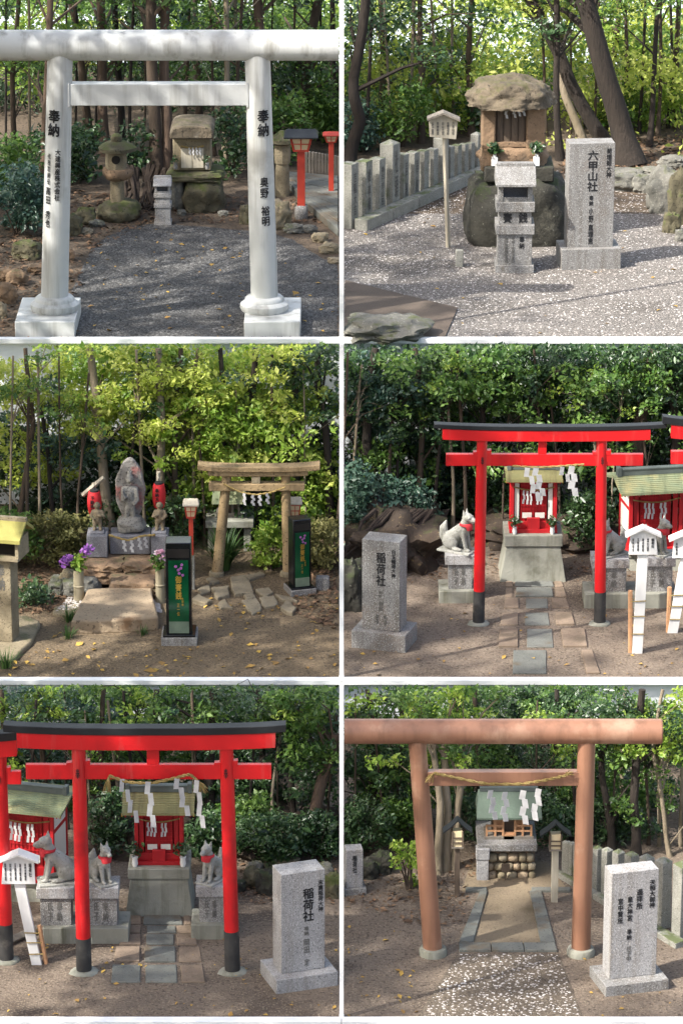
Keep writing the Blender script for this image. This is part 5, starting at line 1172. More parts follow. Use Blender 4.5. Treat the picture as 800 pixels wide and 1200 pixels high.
# mossy offering box at the edge
sp = Spot(2, 757, Z2); t = thing('offering_box', 'mossy yellow-green roofed stone offering box on a thin flagstone', 'offering box', sp.p+Vector((0, 0, .068)), R(-14)); W, H = sp.w, sp.h
MB().box(-W(22), W(14), 0, W(26), 0, H(96)).obj('pillar', 'tan_stone', t, .01)
b = MB().box(-W(34), W(26), -W(8), W(34), H(96), H(100)).obj('box_floor', 'tan_stone', t, .006)
for x in (-32, 24): MB().box(W(x)-W(2), W(x)+W(2), -W(6), W(32), H(100), H(120)).obj('box_side', 'tan_stone', t)
MB().box(-W(30), W(22), W(6), W(30), H(100), H(119)).obj('box_inside_shade', 'gap_shade', t)
MB().add([(-W(38), -W(12), H(118)), (W(30), -W(12), H(118)), (W(30), W(14), H(134)), (-W(38), W(14), H(134)), (-W(38), W(40), H(120)), (W(30), W(40), H(120)), (-W(38), -W(12), H(122)), (W(30), -W(12), H(122)), (W(30), W(14), H(138)), (-W(38), W(14), H(138)), (W(30), W(40), H(124)), (-W(38), W(40), H(124))],
         [(0, 3, 2, 1), (3, 4, 5, 2), (6, 7, 8, 9), (9, 8, 10, 11), (0, 1, 7, 6), (4, 11, 10, 5), (1, 2, 8, 7), (2, 5, 10, 8), (0, 6, 9, 3), (3, 9, 11, 4)]).obj('roof', 'mossy_roof', t, angle=0)
MB().box(-W(38), W(30), W(12), W(18), H(136), H(141)).obj('roof_ridge', 'tan_stone', t)
letters('奉納', W(2), H(60), H(90), W(9), -.003, 'ink_faint', t)
stone(2, 378, 690, 8, 14, 'small pale granite cube stone beside the second black box', 'granite', 81, boxy=.9, rough=.05, name='cube_stone', cat='stone')
stone(2, 80, 690, 10, 20, 'pale round rock behind the purple flower vase', 'tan_stone', 83)
litter(2, [(-5, 720), (-5, 640), (100, 640), (70, 720)], 900, .07, 'litter', 'brown leaf litter under the shrubs by the mossy offering box', -1)
litter(2, [(340, 720), (360, 640), (398, 640), (398, 740)], 500, .07, 'litter', 'brown leaf litter behind the second black box', -1)
litter(2, [(0, 797), (50, 740), (80, 745), (240, 760), (240, 700), (398, 700), (398, 797)], 150, .07, 'fallen_leaf', 'fallen leaves scattered over the flagstone yard soil', -1)

# ================================================================== red torii yards (middle right and lower left)
def red_torii(row, uc, v, label, legs, kas, cap, beam, nuki, strut, red_end, r, full=True, group=None):
    """legs: ((u_foot, v_foot, u_top), ...); kas = (u0,u1,v0,v1) red top beam; cap = (u0,u1,v0,v1) black roof strip; nuki likewise"""
    sp = Spot(uc, v, ROWZ[row]); t = thing('torii_gate', label, 'torii', sp.p, 0, group)
    for ub, vb, ut, vr in legs:
        foot = ground(ub, vb, ROWZ[row]) - sp.p; top = sp.q(ut, (kas[2]+kas[3])/2, 0); foot.y = 0; foot.z = 0
        f = (sp.q(ub, vr, 0).z)/top.z
        MB().tube([foot.lerp(top, f), foot.lerp(top, 1)], [sp.w(r), sp.w(r*.92)], 24).obj('pillar', 'red_lacquer', t)
        MB().tube([foot+Vector((0, 0, -.04)), foot.lerp(top, f)], [sp.w(r*1.06), sp.w(r*1.04)], 24).obj('black_footing', 'black_foot', t)
        MB().rock((foot.x, 0, 0), (sp.w(r*2), sp.w(r*1.8), .05), 4, .2, 2).obj('ground_collar', 'concrete', t, angle=60)
        a, b = sp.q(ut-r*1.6, nuki[2]-5, 0), sp.q(ut+r*1.6, nuki[2]+.5, 0)
        MB().add([(a.x, -sp.w(4), b.z), (b.x, -sp.w(4), b.z), (b.x, sp.w(4), b.z), (a.x, sp.w(4), b.z), (a.x, -sp.w(4), a.z-.03), (b.x, -sp.w(4), a.z), (b.x, sp.w(4), a.z), (a.x, sp.w(4), a.z-.03)],
                 [(3, 2, 1, 0), (4, 5, 6, 7), (0, 1, 5, 4), (1, 2, 6, 5), (2, 3, 7, 6), (3, 0, 4, 7)]).obj('wedge', 'red_lacquer', t)
    um = (cap[0]+cap[1])/2; hl = (cap[1]-cap[0])/2
    def st(u0, u1, v0, v1, up):
        o = []
        for k in range(25):
            u = u0+(u1-u0)*k/24; e = (abs(u-um)/hl)**3*up if full else ((u-u0)/(u1-u0))**3*up*0
            o.append((sp.q(u, v1-e).x, sp.q(u, v1-e).z, sp.q(u, v0-e).z))
        return o
    d = sp.w(r*1.15)
    MB().sweep(st(kas[0], kas[1], kas[2], kas[3], cap[4]), -d, d*.4).obj('top_beam', 'red_lacquer', t, .006)
    MB().sweep(st(cap[0], cap[1], cap[2]+2.6, cap[3], cap[4]), -d*1.12, d*.5).obj('black_cap', 'black_roof', t, .006)
    a, b = sp.q(nuki[0], nuki[3]), sp.q(nuki[1], nuki[2]); MB().box(a.x, b.x, -sp.w(3.6), sp.w(3.6), a.z, b.z).obj('tie_beam', 'red_lacquer', t, .005)
    if strut: a, b = sp.q(strut[0], nuki[2]), sp.q(strut[1], kas[3]-1); MB().box(a.x, b.x, -sp.w(3), sp.w(3), a.z, b.z).obj('centre_strut', 'red_lacquer', t, .005)
    for ub, vb, ut, vr in legs:
        q0, q1 = sp.q(ut, nuki[3]+2, 0), sp.q(ut, nuki[2]-2, 0)
        letters('奉', q0.x, q0.z+.05, q1.z-.05, sp.w(r*.55), 0, 'ink', t, wrap=None).location = (0, -sp.w(r)-.004, 0)
    return sp, t
def red_shrine(row, u, v, bw, bh, rw, rh, dep, label, pedestal=None, yaw=0, roof='copper_roof', white_sides=False, lattice=True, z0=0, sp=None, porch=True, ridge=True, rope_label=''):
    """red shrine hall: bw/bh body size, rw/rh roof size in pixels; (u, v) front foot"""
    p = None
    if sp is None: sp = Spot(u, v, ROWZ[row])
    t = thing('red_shrine', label, 'shrine', sp.p+Vector((0, 0, z0)), yaw); W, H = sp.w, sp.h; b = W(bw)/2; D = W(dep); y0 = 0
    MB().box(-b*1.12, b*1.12, -W(5), D+W(3), 0, H(bh*.07)).obj('floor_frame', 'red_wood', t, .004)
    MB().box(-b*1.02, b*1.02, 0, D, H(bh*.07), H(bh*.2)).obj('base_panel', 'red_wood', t, .004)
    MB().box(-b*.3, b*.3, -W(4.5), -.004, H(bh*.07), H(bh*.28)).obj('offering_chest', 'red_wood', t, .006)
    for x in (-1, 1):
        MB().box(x*b-W(2.2), x*b+W(2.2), -W(2.2), W(2.2), H(bh*.07), H(bh)).obj('front_column', 'red_wood', t, .004)
        MB().box(x*b-W(2), x*b+W(2), D-W(2), D+W(2), H(bh*.07), H(bh)).obj('rear_column', 'red_wood', t, .004)
        MB().box(x*b-W(.8), x*b+W(.8), W(2.2), D-W(2), H(bh*.2), H(bh*.95)).obj('side_panel', 'white_panel' if white_sides else 'red_wood', t)
        MB().box(x*b-W(1.4), x*b+W(1.4), W(2.2), D-W(2), H(bh*.66), H(bh*.71)).obj('side_rail', 'red_wood', t)
        MB().box(x*b*.78-b*.1, x*b*.78+b*.1, W(.2), W(1.5), H(bh*.22), H(bh*.92)).obj('front_panel', 'white_panel' if lattice else 'red_wood', t)
    MB().box(-b, b, D-W(1), D+W(1), H(bh*.2), H(bh)).obj('back_panel', 'red_wood', t)
    MB().box(-b*.62, b*.62, W(3), W(3.6), H(bh*.2), H(bh)).obj('door_backing', 'red_wood', t)
    for k in range(9):
        x = -b*.58+b*1.16*k/8
        MB().box(x-W(.35), x+W(.35), W(1.6), W(2.3), H(bh*.22), H(bh*.9)).obj('lattice_bar', 'red_wood', t)
    for k in range(7):
        z = H(bh*(.42+.075*k)); MB().box(-b*.6, b*.6, W(1.0), W(1.6), z-W(.3), z+W(.3)).obj('lattice_rail', 'red_wood', t)
    for x in (-1, 1): MB().box(x*b*.3-b*.22, x*b*.3+b*.22, W(.5), W(1.0), H(bh*.26), H(bh*.36)).obj('door_plate', 'white_panel', t)
    MB().box(-b*1.25, b*1.25, -W(3), W(3), H(bh*.93), H(bh*1.02)).obj('head_beam', 'red_wood', t, .004)
    MB().box(-b*1.2, b*1.2, D-W(3), D+W(3), H(bh*.93), H(bh*1.02)).obj('head_beam', 'red_wood', t, .004)
    r = W(rw)/2; ov = W(rw*.2); n = 10; pr = []; zr = H(bh*1.02); hr = H(rh)
    for k in range(n+1):
        f = k/n; pr.append((-ov + (D*.5+ov)*f, zr + hr*(.05+.95*f**1.45)))
    half = []; lo_h = []
    for k in range(n):
        half += [(pr[k][0], pr[k][1]+H(.9)), (pr[k+1][0], pr[k+1][1])]; lo_h += [(pr[k][0]+1e-4, pr[k][1]-H(2.2)), (pr[k+1][0], pr[k+1][1]-H(2.2))]
    up = half + [(D - y, z) for y, z in half[::-1][1:]]; lo = lo_h + [(D - y, z) for y, z in lo_h[::-1][1:]]
    ring = up + lo[::-1]; m = MB(); N = len(ring)
    for x, k in ((-r, 0), (r, 0)): m.v += [Vector((x, y, z)) for y, z in ring]
    M_ = len(up)
    for i in range(M_-1): m.f.append((i, i+1, N+i+1, N+i)); a = N-1-i; m.f.append((a, N+a, N+a-1, a-1))
    m.f.append((0, N, 2*N-1, N-1)); m.f.append((M_-1, M_, N+M_, N+M_-1))
    for o in (0, N):
        for i in range(M_-1): m.f.append((o+i, o+i+1, o+N-2-i, o+N-1-i))
    rf = m.obj('roof', roof, t, angle=25)
    for x in (-1, 1):
        MB().box(x*r*.99-W(.8), x*r*.99+W(.8), -ov*.98, -ov*.98+.02, zr-H(2.6), zr+H(.6)).obj('roof_tip', 'gold', rf)
        m = MB(); q = [(x*(b+W(2)), W(1), H(bh)), (x*(b+W(2)), D-W(1), H(bh)), (x*(b+W(2)), D/2, zr+hr*.8)]
        m.add(q+[(a-x*W(1.2), y, z) for a, y, z in q], [(0, 1, 2), (5, 4, 3), (0, 3, 4, 1), (1, 4, 5, 2), (2, 5, 3, 0)]).obj('gable_panel', 'white_panel' if white_sides else 'red_wood', t, angle=0)
    for k in range(11):
        x = -r*.9+r*1.8*k/10; MB().box(x-W(.7), x+W(.7), -ov*.93, W(3), zr-H(3.4), zr-H(1.6)).obj('rafter', 'red_wood', rf)
    if ridge:
        MB().box(-r*.84, r*.84, D/2-W(3.4), D/2+W(3.4), zr+hr*.97, zr+hr*.97+H(6.5)).obj('ridge', 'ridge_tile', rf, .006)
        MB().box(-r*.88, r*.88, D/2-W(4.2), D/2+W(4.2), zr+hr*.97+H(6.5), zr+hr*.97+H(8.2)).obj('ridge_cap', 'ridge_tile', rf, .004)
        for x in (-1, 1): MB().box(x*r*.86-W(2.4), x*r*.86+W(2.4), D/2-W(5), D/2+W(5), zr+hr*.93, zr+hr*.97+H(10)).obj('ridge_end', 'ridge_tile', rf, .006)
    tt = thing('straw_rope', rope_label, 'rope', t.location, yaw)
    Q = [Vector((-b*.95+b*1.9*k/12, -W(3.2), H(bh*.86)-math.sin(math.pi*k/12)*H(4))) for k in range(13)]
    MB().tube(Q, W(.8), 6).obj('twisted_straw', 'straw', tt)
    for k in range(5): streamer(tt, Q[3+k+(k > 2)]+Vector((0, -.02, -.01)), W(bw*.055), H(bh*.26), 0, 0, 3)
    return t, sp
def pedestal(sp, t_w, t_h, b_w, b_h, d, label, row):
    """battered concrete plinth with a top slab"""
    t = thing('concrete_plinth', label, 'plinth', sp.p); W, H = sp.w, sp.h; D = W(d); tw, bw = W(t_w)/2, W(b_w)/2; iw = tw*.93
    MB().add([(-bw, -W(3), -.03), (bw, -W(3), -.03), (bw, D+W(3), -.03), (-bw, D+W(3), -.03), (-iw, W(2), H(b_h)), (iw, W(2), H(b_h)), (iw, D-W(2), H(b_h)), (-iw, D-W(2), H(b_h))],
             [(3, 2, 1, 0), (4, 5, 6, 7), (0, 1, 5, 4), (1, 2, 6, 5), (2, 3, 7, 6), (3, 0, 4, 7)]).obj('battered_body', 'concrete', t, .008)
    MB().box(-tw, tw, 0, D, H(b_h), H(b_h+t_h)).obj('top_slab', 'concrete', t, .01)
    return H(b_h+t_h)
FOX = [('e', (.22, .11, .2), (.22, .12, .19)), ('e', (.22, -.11, .2), (.22, .12, .19)), ('c', (.26, 0, .24), .19, (-.06, 0, .54), .155), ('e', (-.1, 0, .52), (.14, .13, .18)),
       ('c', (-.11, .085, .46), .07, (-.2, .085, .05), .045), ('c', (-.11, -.085, .46), .07, (-.2, -.085, .05), .045), ('e', (-.24, .085, .035), (.085, .05, .04)), ('e', (-.24, -.085, .035), (.085, .05, .04)),
       ('e', (.02, .15, .045), (.15, .06, .05)), ('e', (.02, -.15, .045), (.15, .06, .05)), ('c', (-.09, 0, .6), .125, (-.16, 0, .78), .1), ('e', (-.19, 0, .84), (.14, .125, .115)),
       ('c', (-.25, 0, .815), .085, (-.4, 0, .785), .05), ('c', (-.24, 0, .76), .05, (-.36, 0, .735), .03), ('e', (-.27, .07, .87), (.05, .03, .03)), ('e', (-.27, -.07, .87), (.05, .03, .03)), ('c', (-.14, .065, .9), .05, (-.12, .085, 1.03), .012), ('c', (-.14, -.065, .9), .05, (-.12, -.085, 1.03), .012),
       ('c', (.38, 0, .1), .08, (.46, 0, .3), .105), ('c', (.46, 0, .3), .105, (.46, 0, .48), .1), ('c', (.46, 0, .48), .1, (.39, 0, .66), .03)]
FOXM = {}
def fox(p, h, yaw, label, group=None):
    t = thing('fox_statue', label, 'fox statue', p, yaw, group)
    MB().box(-.36*h, .52*h, -.24*h, .24*h, -.004, .05*h).obj('foot_slab', 'fox_stone', t, .008)
    if not FOXM:
        o = blob('body', FOX, .017, 'fox_stone', t, 2); FOXM['b'] = o.data
        FOXM['c'] = None
    else:
        o = bpy.data.objects.new('body', FOXM['b']); COL.objects.link(o); o.parent = t
    o.scale = (h, h, h); o.location = (0, 0, .045*h)
    for s_ in (-1, 1): MB().rock((-.288*h, s_*.083*h, .895*h), (.022*h, .016*h, .018*h), 1, 0, 1).obj('eye', 'granite_dark', t)
    # bib: cloth collar and flap
    m = MB(); n = 20
    for i, (dr, z) in enumerate(((.135, .70), (.158, .67), (.165, .62), (.15, .54))):
        for k in range(n):
            g = 2*math.pi*k/n; fx = max(0, -math.cos(g)); zz = z if i < 2 else (z if fx > .35 else .665-.01*i)
            m.v.append(Vector((-.125+math.cos(g)*dr*(1.02 if fx > 0 else .95)-(.012*i), math.sin(g)*dr*.98, zz+.045))*h)
    for i in range(3):
        for k in range(n): m.f.append((i*n+k, i*n+(k+1) % n, (i+1)*n+(k+1) % n, (i+1)*n+k))
    m.obj('red_bib', 'bib_red', t, angle=80)
    return t
def fox_plinth(row, u, v, wc, hc, wb, hb, d, label, texts='奉納', z0=0, sp=None):
    sp = sp or Spot(u, v, ROWZ[row]); t = thing('fox_plinth', label, 'plinth', sp.p+Vector((0, 0, z0))); W, H = sp.w, sp.h; D = W(d)
    MB().box(-W(wb/2), W(wb/2), W(3), D-W(3), -.004, H(hb)).obj('block', 'granite', t, .006)
    MB().box(-W(wc/2), W(wc/2), 0, D, H(hb), H(hb+hc)).obj('cap_slab', 'granite_white', t, .006)
    for k, s in enumerate(texts.split('/')): letters(s, W(wb*(.12-.3*k)), H(hb*.18), H(hb*.85), W(wb*.17), W(3)-.003, 'ink_faint', t)
    return H(hb+hc), t
def white_sign(row, u, v, vb, bu0, bu1, bv0, bv1, label, stake_u, lines, uf=None, tilt=0):
    """white gabled notice on a white post, tied to a stake"""
    sp = Spot(u, v, ROWZ[row]); t = thing('notice_board', label, 'sign', sp.p); uc = (bu0+bu1)/2
    a, b = Vector((0, 0, -.04)), sp.q(uc, bv1-4)
    w = sp.w(6)
    m = MB(); m.add([(a.x-w, 0, a.z), (a.x+w, 0, a.z), (a.x+w, .07, a.z), (a.x-w, .07, a.z), (b.x-w, 0, b.z), (b.x+w, 0, b.z), (b.x+w, .07, b.z), (b.x-w, .07, b.z)], [(3, 2, 1, 0), (4, 5, 6, 7), (0, 1, 5, 4), (1, 2, 6, 5), (2, 3, 7, 6), (3, 0, 4, 7)])
    m.obj('post', 'white_wood', t, .004)
    ap = bv0+2
    P = [sp.q(x, y, -.03) for x, y in ((bu0+1, bv1), (bu1-1, bv1), (bu1-3, bv0+11), (uc, ap+2), (bu0+3, bv0+11))]
    bd = MB().prism([(p.x, p.z) for p in P], -.035, -.004).obj('board', 'white_wood', t, .003)
    for x0, y0, x1, y1 in ((bu0-3, bv0+11, uc, ap), (uc, ap, bu1+3, bv0+11)):
        p, q = sp.q(x0, y0), sp.q(x1, y1); th = sp.h(2.6)
        MB().add([(p.x, -.1, p.z), (q.x, -.1, q.z), (q.x, .1, q.z), (p.x, .1, p.z), (p.x, -.1, p.z+th), (q.x, -.1, q.z+th), (q.x, .1, q.z+th), (p.x, .1, p.z+th)],
                 [(3, 2, 1, 0), (4, 5, 6, 7), (0, 1, 5, 4), (1, 2, 6, 5), (2, 3, 7, 6), (3, 0, 4, 7)]).obj('roof_board', 'white_wood', t, .003)
    n = len(lines)
    for k, s in enumerate(lines):
        ux = bu1-7-(bu1-bu0-13)*k/max(1, n-1); q0, q1 = sp.q(ux, bv1-4, -.04), sp.q(ux, bv0+14, -.04)
        letters(s, q0.x, q0.z if k else q0.z+.05, q1.z, sp.w(3.4 if k == 0 else 2.1), -.039, 'ink', bd)
    s0, s1 = sp.q(stake_u[0], v, .05), sp.q(stake_u[1], vb, .05); s0.z = -.04
    MB().tube([s0, s1], sp.w(2.6), 6).obj('stake', 'new_wood', t)
    for f in (.35, .62, .85):
        p = s0.lerp(s1, f); q = a.lerp(b, p.z/b.z) ; MB().tube([p+Vector((0, -.06, 0)), q+Vector((sp.w(6.4)*(1 if s0.x < 0 else -1), -.012, .03)), q+Vector((0, .085, .02)), p+Vector((0, .05, 0))], .008, 5).obj('tie', 'straw', t)
    return t
def pavers(row, rows, label, h=.05):
    """rows: (v0, v1, [(u0a,u1a,u0b,u1b,material), ...]) front edge at v1"""
    z = ROWZ[row]; vs = [r[1] for r in rows]; sp = Spot(rows[-1][2][0][0], rows[-1][1], z); t = thing('paved_path', label, 'path', sp.p)
    for v0, v1, st in rows:
        for u0a, u1a, u0b, u1b, m in st:      # a: at v1 (near), b: at v0 (far)
            G = [ground(u, v, z)-sp.p for u, v in ((u0a, v1), (u1a, v1), (u1b, v0), (u0b, v0))]
            MB().slab([(p.x+random.uniform(-.008, .008), p.y+random.uniform(-.008, .008)) for p in G], -.03, h*random.uniform(.25, .6)).obj('paver', m, t, .008)
    return t

# ------------------------------------------------------------------ middle right
wm, gm = 'paver_warm', 'paver_grey'
pavers(2, [(682, 688, [(592, 600, 593, 600, wm), (603, 648, 604, 646, gm), (650, 660, 649, 658, wm)]), (690, 700, [(591, 600, 592, 600, wm), (604, 648, 604, 647, gm), (650, 663, 650, 660, wm)]), (702, 713, [(590, 607, 592, 607, wm), (616, 642, 616, 641, gm), (647, 667, 646, 663, wm)]),
           (719, 733, [(586, 606, 588, 607, wm), (615, 643, 616, 642, gm), (652, 673, 650, 669, wm)]), (738, 759, [(583, 606, 586, 607, wm), (617, 648, 617, 646, gm), (660, 688, 657, 684, wm)]), (763, 790, [(600, 640, 601, 640, gm), (686, 703, 681, 693, wm)])],
       'worn paving stones leading through the red torii with the pillar beside it')
sp4, t4 = red_torii(2, 634, 731, 'red torii with black roof strip beside the white gabled notices', ((560, 728, 564.5, 692), (703, 735, 704.5, 693)), (518, 761, 503, 515.5), (508, 780, 495, 502.5, 3.0), None, (522, 753, 531.5, 545), (630, 640), 0, 6.6)
spS = Spot(624, 681, Z2); zt = pedestal(spS, 68, 13, 78, 40, 56, 'battered grey concrete plinth on the worn paving stones', 2)
sh, _ = red_shrine(2, 622, 681, 50, 62, 66, 6, 26, 'small red lattice-door shrine on the battered plinth', z0=zt, sp=spS, rope_label='straw rope with paper strips under the eaves of the lattice-door shrine')
sh.location.y += spS.w(14); [o for o in bpy.data.objects if o.name.startswith('straw_rope') and o.location.z == sh.location.z and abs(o.location.x-sh.location.x) < .01][-1].location.y += spS.w(14)
def flower_pot(p, s, label, group):
    v = thing('flower_vase', label, 'vase', p, 0, group)
    MB().lathe([(.028*s, 0), (.04*s, .04*s), (.034*s, .1*s), (.042*s, .13*s)], 12).obj('pot', 'vase_white', v)
    leaf_mesh('sprig', clumps([(0, 0, .2*s), (.03*s, 0, .25*s), (-.04*s, 0, .24*s)], 26, .09*s, 1), .06*s, 'leaf_dark', v)
for u in (-22, 22): flower_pot(spS.p+Vector((spS.w(u), spS.w(6), zt)), .9, 'little vase with sprig before the lattice-door shrine, toward the ' + ('lone fox' if u < 0 else 'fox pair'), 'vases of the lattice-door shrine')
def hanging_streamers(sp, dy, pts, st, label, r=.015, tassel=None):
    return rope(sp, pts, r, label, dy, st, tassel=tassel)
hanging_streamers(sp4, -.11, [(600, 546), (630, 548), (660, 546), (684, 544)], [(617, 548, 7, 40, .35), (627, 548, 8, 34, .25), (658, 547, 6, 36, .5), (669, 546, 8.5, 36, .05)], 'straw rope with big paper streamers on the torii beside the white notices')
# fox and plinths
def fox_on_base(row, u, v, bw, bh, items, d, label, base_m='concrete'):
    """long low base carrying plinths with foxes: items = (u, wc, hc, wb, hb, fox height px, yaw, plinth label, fox label)"""
    sp = Spot(u, v, ROWZ[row]); t = thing('fox_dais', label, 'dais', sp.p); W, H = sp.w, sp.h
    MB().box(-W(bw/2), W(bw/2), 0, W(d), -.03, H(bh)).obj('base_block', base_m, t, .01)
    for iu, wc, hc, wb, hb, fh, yaw, pl, fl in items:
        s2 = Spot(u, v, ROWZ[row]); s2.p = sp.p + Vector((W(iu-u), W(5), 0)); s2.s = sp.s; s2.c = sp.c
        zz, tt = fox_plinth(row, iu, v, wc, hc, wb, hb, d-12, pl, '奉納/氏子', H(bh), s2)
        fox(s2.p+Vector((W(3)*(1 if abs(yaw) > 1.6 else -1)*0, W((d-12)/2), H(bh)+zz)), H(fh), yaw, fl)
fox_on_base(2, 535, 707, 42, 14, [(539, 36, 11, 28, 29, 46, R(150), 'granite plinth under the fox looking toward the lattice-door shrine', 'white stone fox with red bib facing the lattice-door shrine')], 44, 'low concrete base beside the pillar of the shorter red torii')
fox_on_base(2, 738, 713, 108, 17, [(714, 44, 10, 38, 28, 42, R(35), 'granite plinth partly behind the torii pillar', 'stone fox half hidden behind the red torii pillar'), (770, 40, 10, 34, 30, 42, R(140), 'granite plinth behind the white gabled notice', 'stone fox sitting behind the white gabled notice')], 46, 'long concrete base shared by two foxes behind the white notices')
sp = Spot(765, 668, Z2)
sq = Spot(766, 668, Z2); zq = pedestal(sq, 84, 8, 90, 14, 60, 'low concrete plinth under the larger shrine behind the fox pair', 2)
red_shrine(2, 764, 668, 60, 72, 92, 10, 46, sp=sq, z0=zq, label= 'larger red shrine with curved green roof behind the fox pair', yaw=R(10), roof='copper_roof_green', white_sides=True, lattice=False, rope_label='straw rope with paper strips on the larger shrine behind the fox pair')
sp, _ = red_torii(2, 845, 733, 'neighbouring red torii with only its beam end beside the larger shrine', ((826, 733, 826, 693),), (785, 900, 497, 514), (775, 905, 487, 498, 4.0), None, (785, 895, 528, 543), None, 0, 6.6)
white_sign(2, 746, 766, 692, 735, 771, 617, 650, 'white gabled notice tied to a wooden stake before the fox pair', (738, 738), ['稲荷社', '祭神白玉稲荷', '商売繁盛', '五穀豊穣', '家内安全'])
white_sign(2, 787, 742, 688, 786, 822, 622, 654, 'second white gabled notice close to the shorter torii edge', (782, 784), ['稲荷社', '祭神末廣稲荷', '商売繁盛'])
monument(2, 443, 762, 46, 104, 30, 66, 20, 50, R(-17), [('稲荷社', .0, .13, .5, .24, 'ink'), ('白玉稲荷大神', .33, .09, .4, .11, 'ink'), ('奉納', -.02, .56, .63, .08, 'ink_faint'), ('前田', 0.0, .68, .78, .11, 'ink_faint'), ('弘孝', .12, .82, .93, .1, 'ink_faint'), ('恭子', -.1, .82, .93, .1, 'ink_faint')],
         'granite pillar lettered beside the mossy root bank', 'granite', 'granite')
# root bank
def bank(row, poly, h, label, seed, m='bank_earth', side=1):
    z = ROWZ[row]; G = [ground(u, v, z) for u, v in poly]; c = sum(G, Vector())/len(G)
    rx = (max(g.x for g in G)-min(g.x for g in G))/2; ry = (max(g.y for g in G)-min(g.y for g in G))/2
    return tag(MB().rock((0, 0, 0), (rx, ry, h), seed, .35, 4, .35, 1.8).obj('earth_bank', m, None, angle=70, loc=c), label, 'bank')
bank(2, [(404, 672), (404, 612), (520, 612), (520, 676)], .75, 'mossy earth bank with roots behind the granite pillar', 5)
bank(2, [(560, 650), (560, 606), (720, 606), (720, 650)], .3, 'dark earth bank behind the lattice-door shrine', 8)
stone(2, 412, 714, 14, 56, 'tall mossy boulder at the foot of the root bank', 'boulder_dark', 91)
sp = Spot(455, 660, Z2); t = thing('root_tangle', 'bare roots spreading over the mossy bank', 'roots', sp.p)
for k in range(12):
    x = random.uniform(-.5, .7); MB().tube([(x, .3, .75), (x-.2, .05, .62+random.uniform(-.1, .1)), (x-.5+random.uniform(-.2, .2), -.2, .45+random.uniform(-.1, .1)), (x-.8, -.4, random.uniform(.1, .3))], [.035, .03, .022, .01], 6).obj('root', 'root', t)
litter(2, [(404, 700), (404, 612), (520, 612), (560, 650), (720, 650), (800, 690), (640, 680), (500, 680)], 700, .06, 'litter', 'brown leaf litter round the root bank', 1)
litter(2, [(404, 797), (404, 760), (560, 700), (800, 720), (800, 797)], 60, .06, 'fallen_leaf', 'few fallen leaves on the bare ground by the white notices', 1)

# ------------------------------------------------------------------ lower left
pavers(3, [(1074, 1084, [(150, 165, 152, 165, wm), (168, 214, 168, 212, gm), (216, 224, 215, 222, wm)]), (1086, 1094, [(146, 165, 148, 166, wm), (172, 206, 172, 205, gm), (209, 229, 208, 227, wm)]), (1096, 1108, [(140, 165, 143, 165, wm), (171, 204, 172, 204, gm), (207, 231, 207, 229, wm)]),
           (1111, 1128, [(134, 163, 137, 164, wm), (169, 206, 170, 205, gm), (210, 237, 209, 234, wm)]), (1132, 1152, [(130, 164, 132, 165, gm), (170, 208, 170, 207, gm), (213, 241, 211, 238, wm)])],
       'worn paving stones leading through the long red torii')
sp5, t5 = red_torii(3, 180, 1139, 'long red torii with black roof strip before the small shrine and plain pavers', ((98, 1145, 92, 1098), (273, 1134, 265, 1090)), (21, 323, 857, 876), (5, 335, 847, 858, 4.0), None, (31, 318, 895, 912), (172.5, 186.5), 0, 8.6)
spS = Spot(187, 1073, Z3); zt = pedestal(spS, 72, 12, 80, 42, 60, 'battered grey concrete plinth behind the long red torii', 3)
sh, _ = red_shrine(3, 187, 1073, 52, 62, 84, 15, 30, 'small red shrine with yellow-green copper roof behind the long torii', z0=zt, sp=spS, lattice=False, rope_label='straw rope with paper strips under the yellow-green copper eaves')
sh.location.y += spS.w(16); [o for o in bpy.data.objects if o.name.startswith('straw_rope') and o.location.z == sh.location.z and abs(o.location.x-sh.location.x) < .01][-1].location.y += spS.w(16)
for u in (-28, 28): flower_pot(spS.p+Vector((spS.w(u), spS.w(8), zt)), 1.0, 'white vase with leafy sprig before the copper-roofed shrine, toward the ' + ('two pale foxes' if u < 0 else 'single fox'), 'vases of the copper-roofed small shrine')
hanging_streamers(sp5, -.12, [(128, 909), (150, 917), (178, 918), (205, 912), (222, 907), (232, 915)], [(143, 913, 6.5, 54, .32), (173, 916, 7.5, 54, .12), (207, 912, 7.5, 46, .25), (230, 914, 7, 56, .14)], 'thick straw rope with long paper streamers on the long red torii', .019, [(1, (.07, -.13)), (0, (-.03, -.2))])
fox_on_base(3, 101, 1106, 100, 18, [(66, 44, 12, 36, 32, 54, R(12), 'granite plinth under the large pale fox', 'large pale stone fox with open jaws beside the white notice'), (120, 40, 12, 36, 32, 45, R(122), 'granite plinth under the fox turned to the shrine', 'pale stone fox with red bib turned toward the copper-roofed shrine')], 50, 'long concrete base shared by the two pale foxes')
fox_on_base(3, 250, 1101, 52, 17, [(248, 36, 12, 29, 30, 45, R(58), 'granite plinth beside the torii pillar and shrine', 'stone fox with red bib sitting before the dark bush')], 48, 'single concrete base beside the pillar of the long torii')
sq = Spot(32, 1056, Z3); zq = pedestal(sq, 92, 8, 98, 16, 66, 'low concrete plinth under the larger shrine by the pale fox', 3)
red_shrine(3, 32, 1056, 66, 84, 100, 9, 50, sp=sq, z0=zq, label= 'larger red shrine with white side walls beside the large pale fox', yaw=R(-14), roof='copper_roof_green', white_sides=True, lattice=False, rope_label='straw rope with paper strips on the larger shrine by the pale fox')
sp = Spot(32, 1062, Z3)
red_torii(3, -60, 1126, 'neighbouring red torii reaching in beside the white notice', ((8, 1126, 0, 1082),), (-150, 21, 866, 886), (-160, 27, 855, 867, 4.0), None, (-150, 25, 903, 918), None, 0, 8.2)
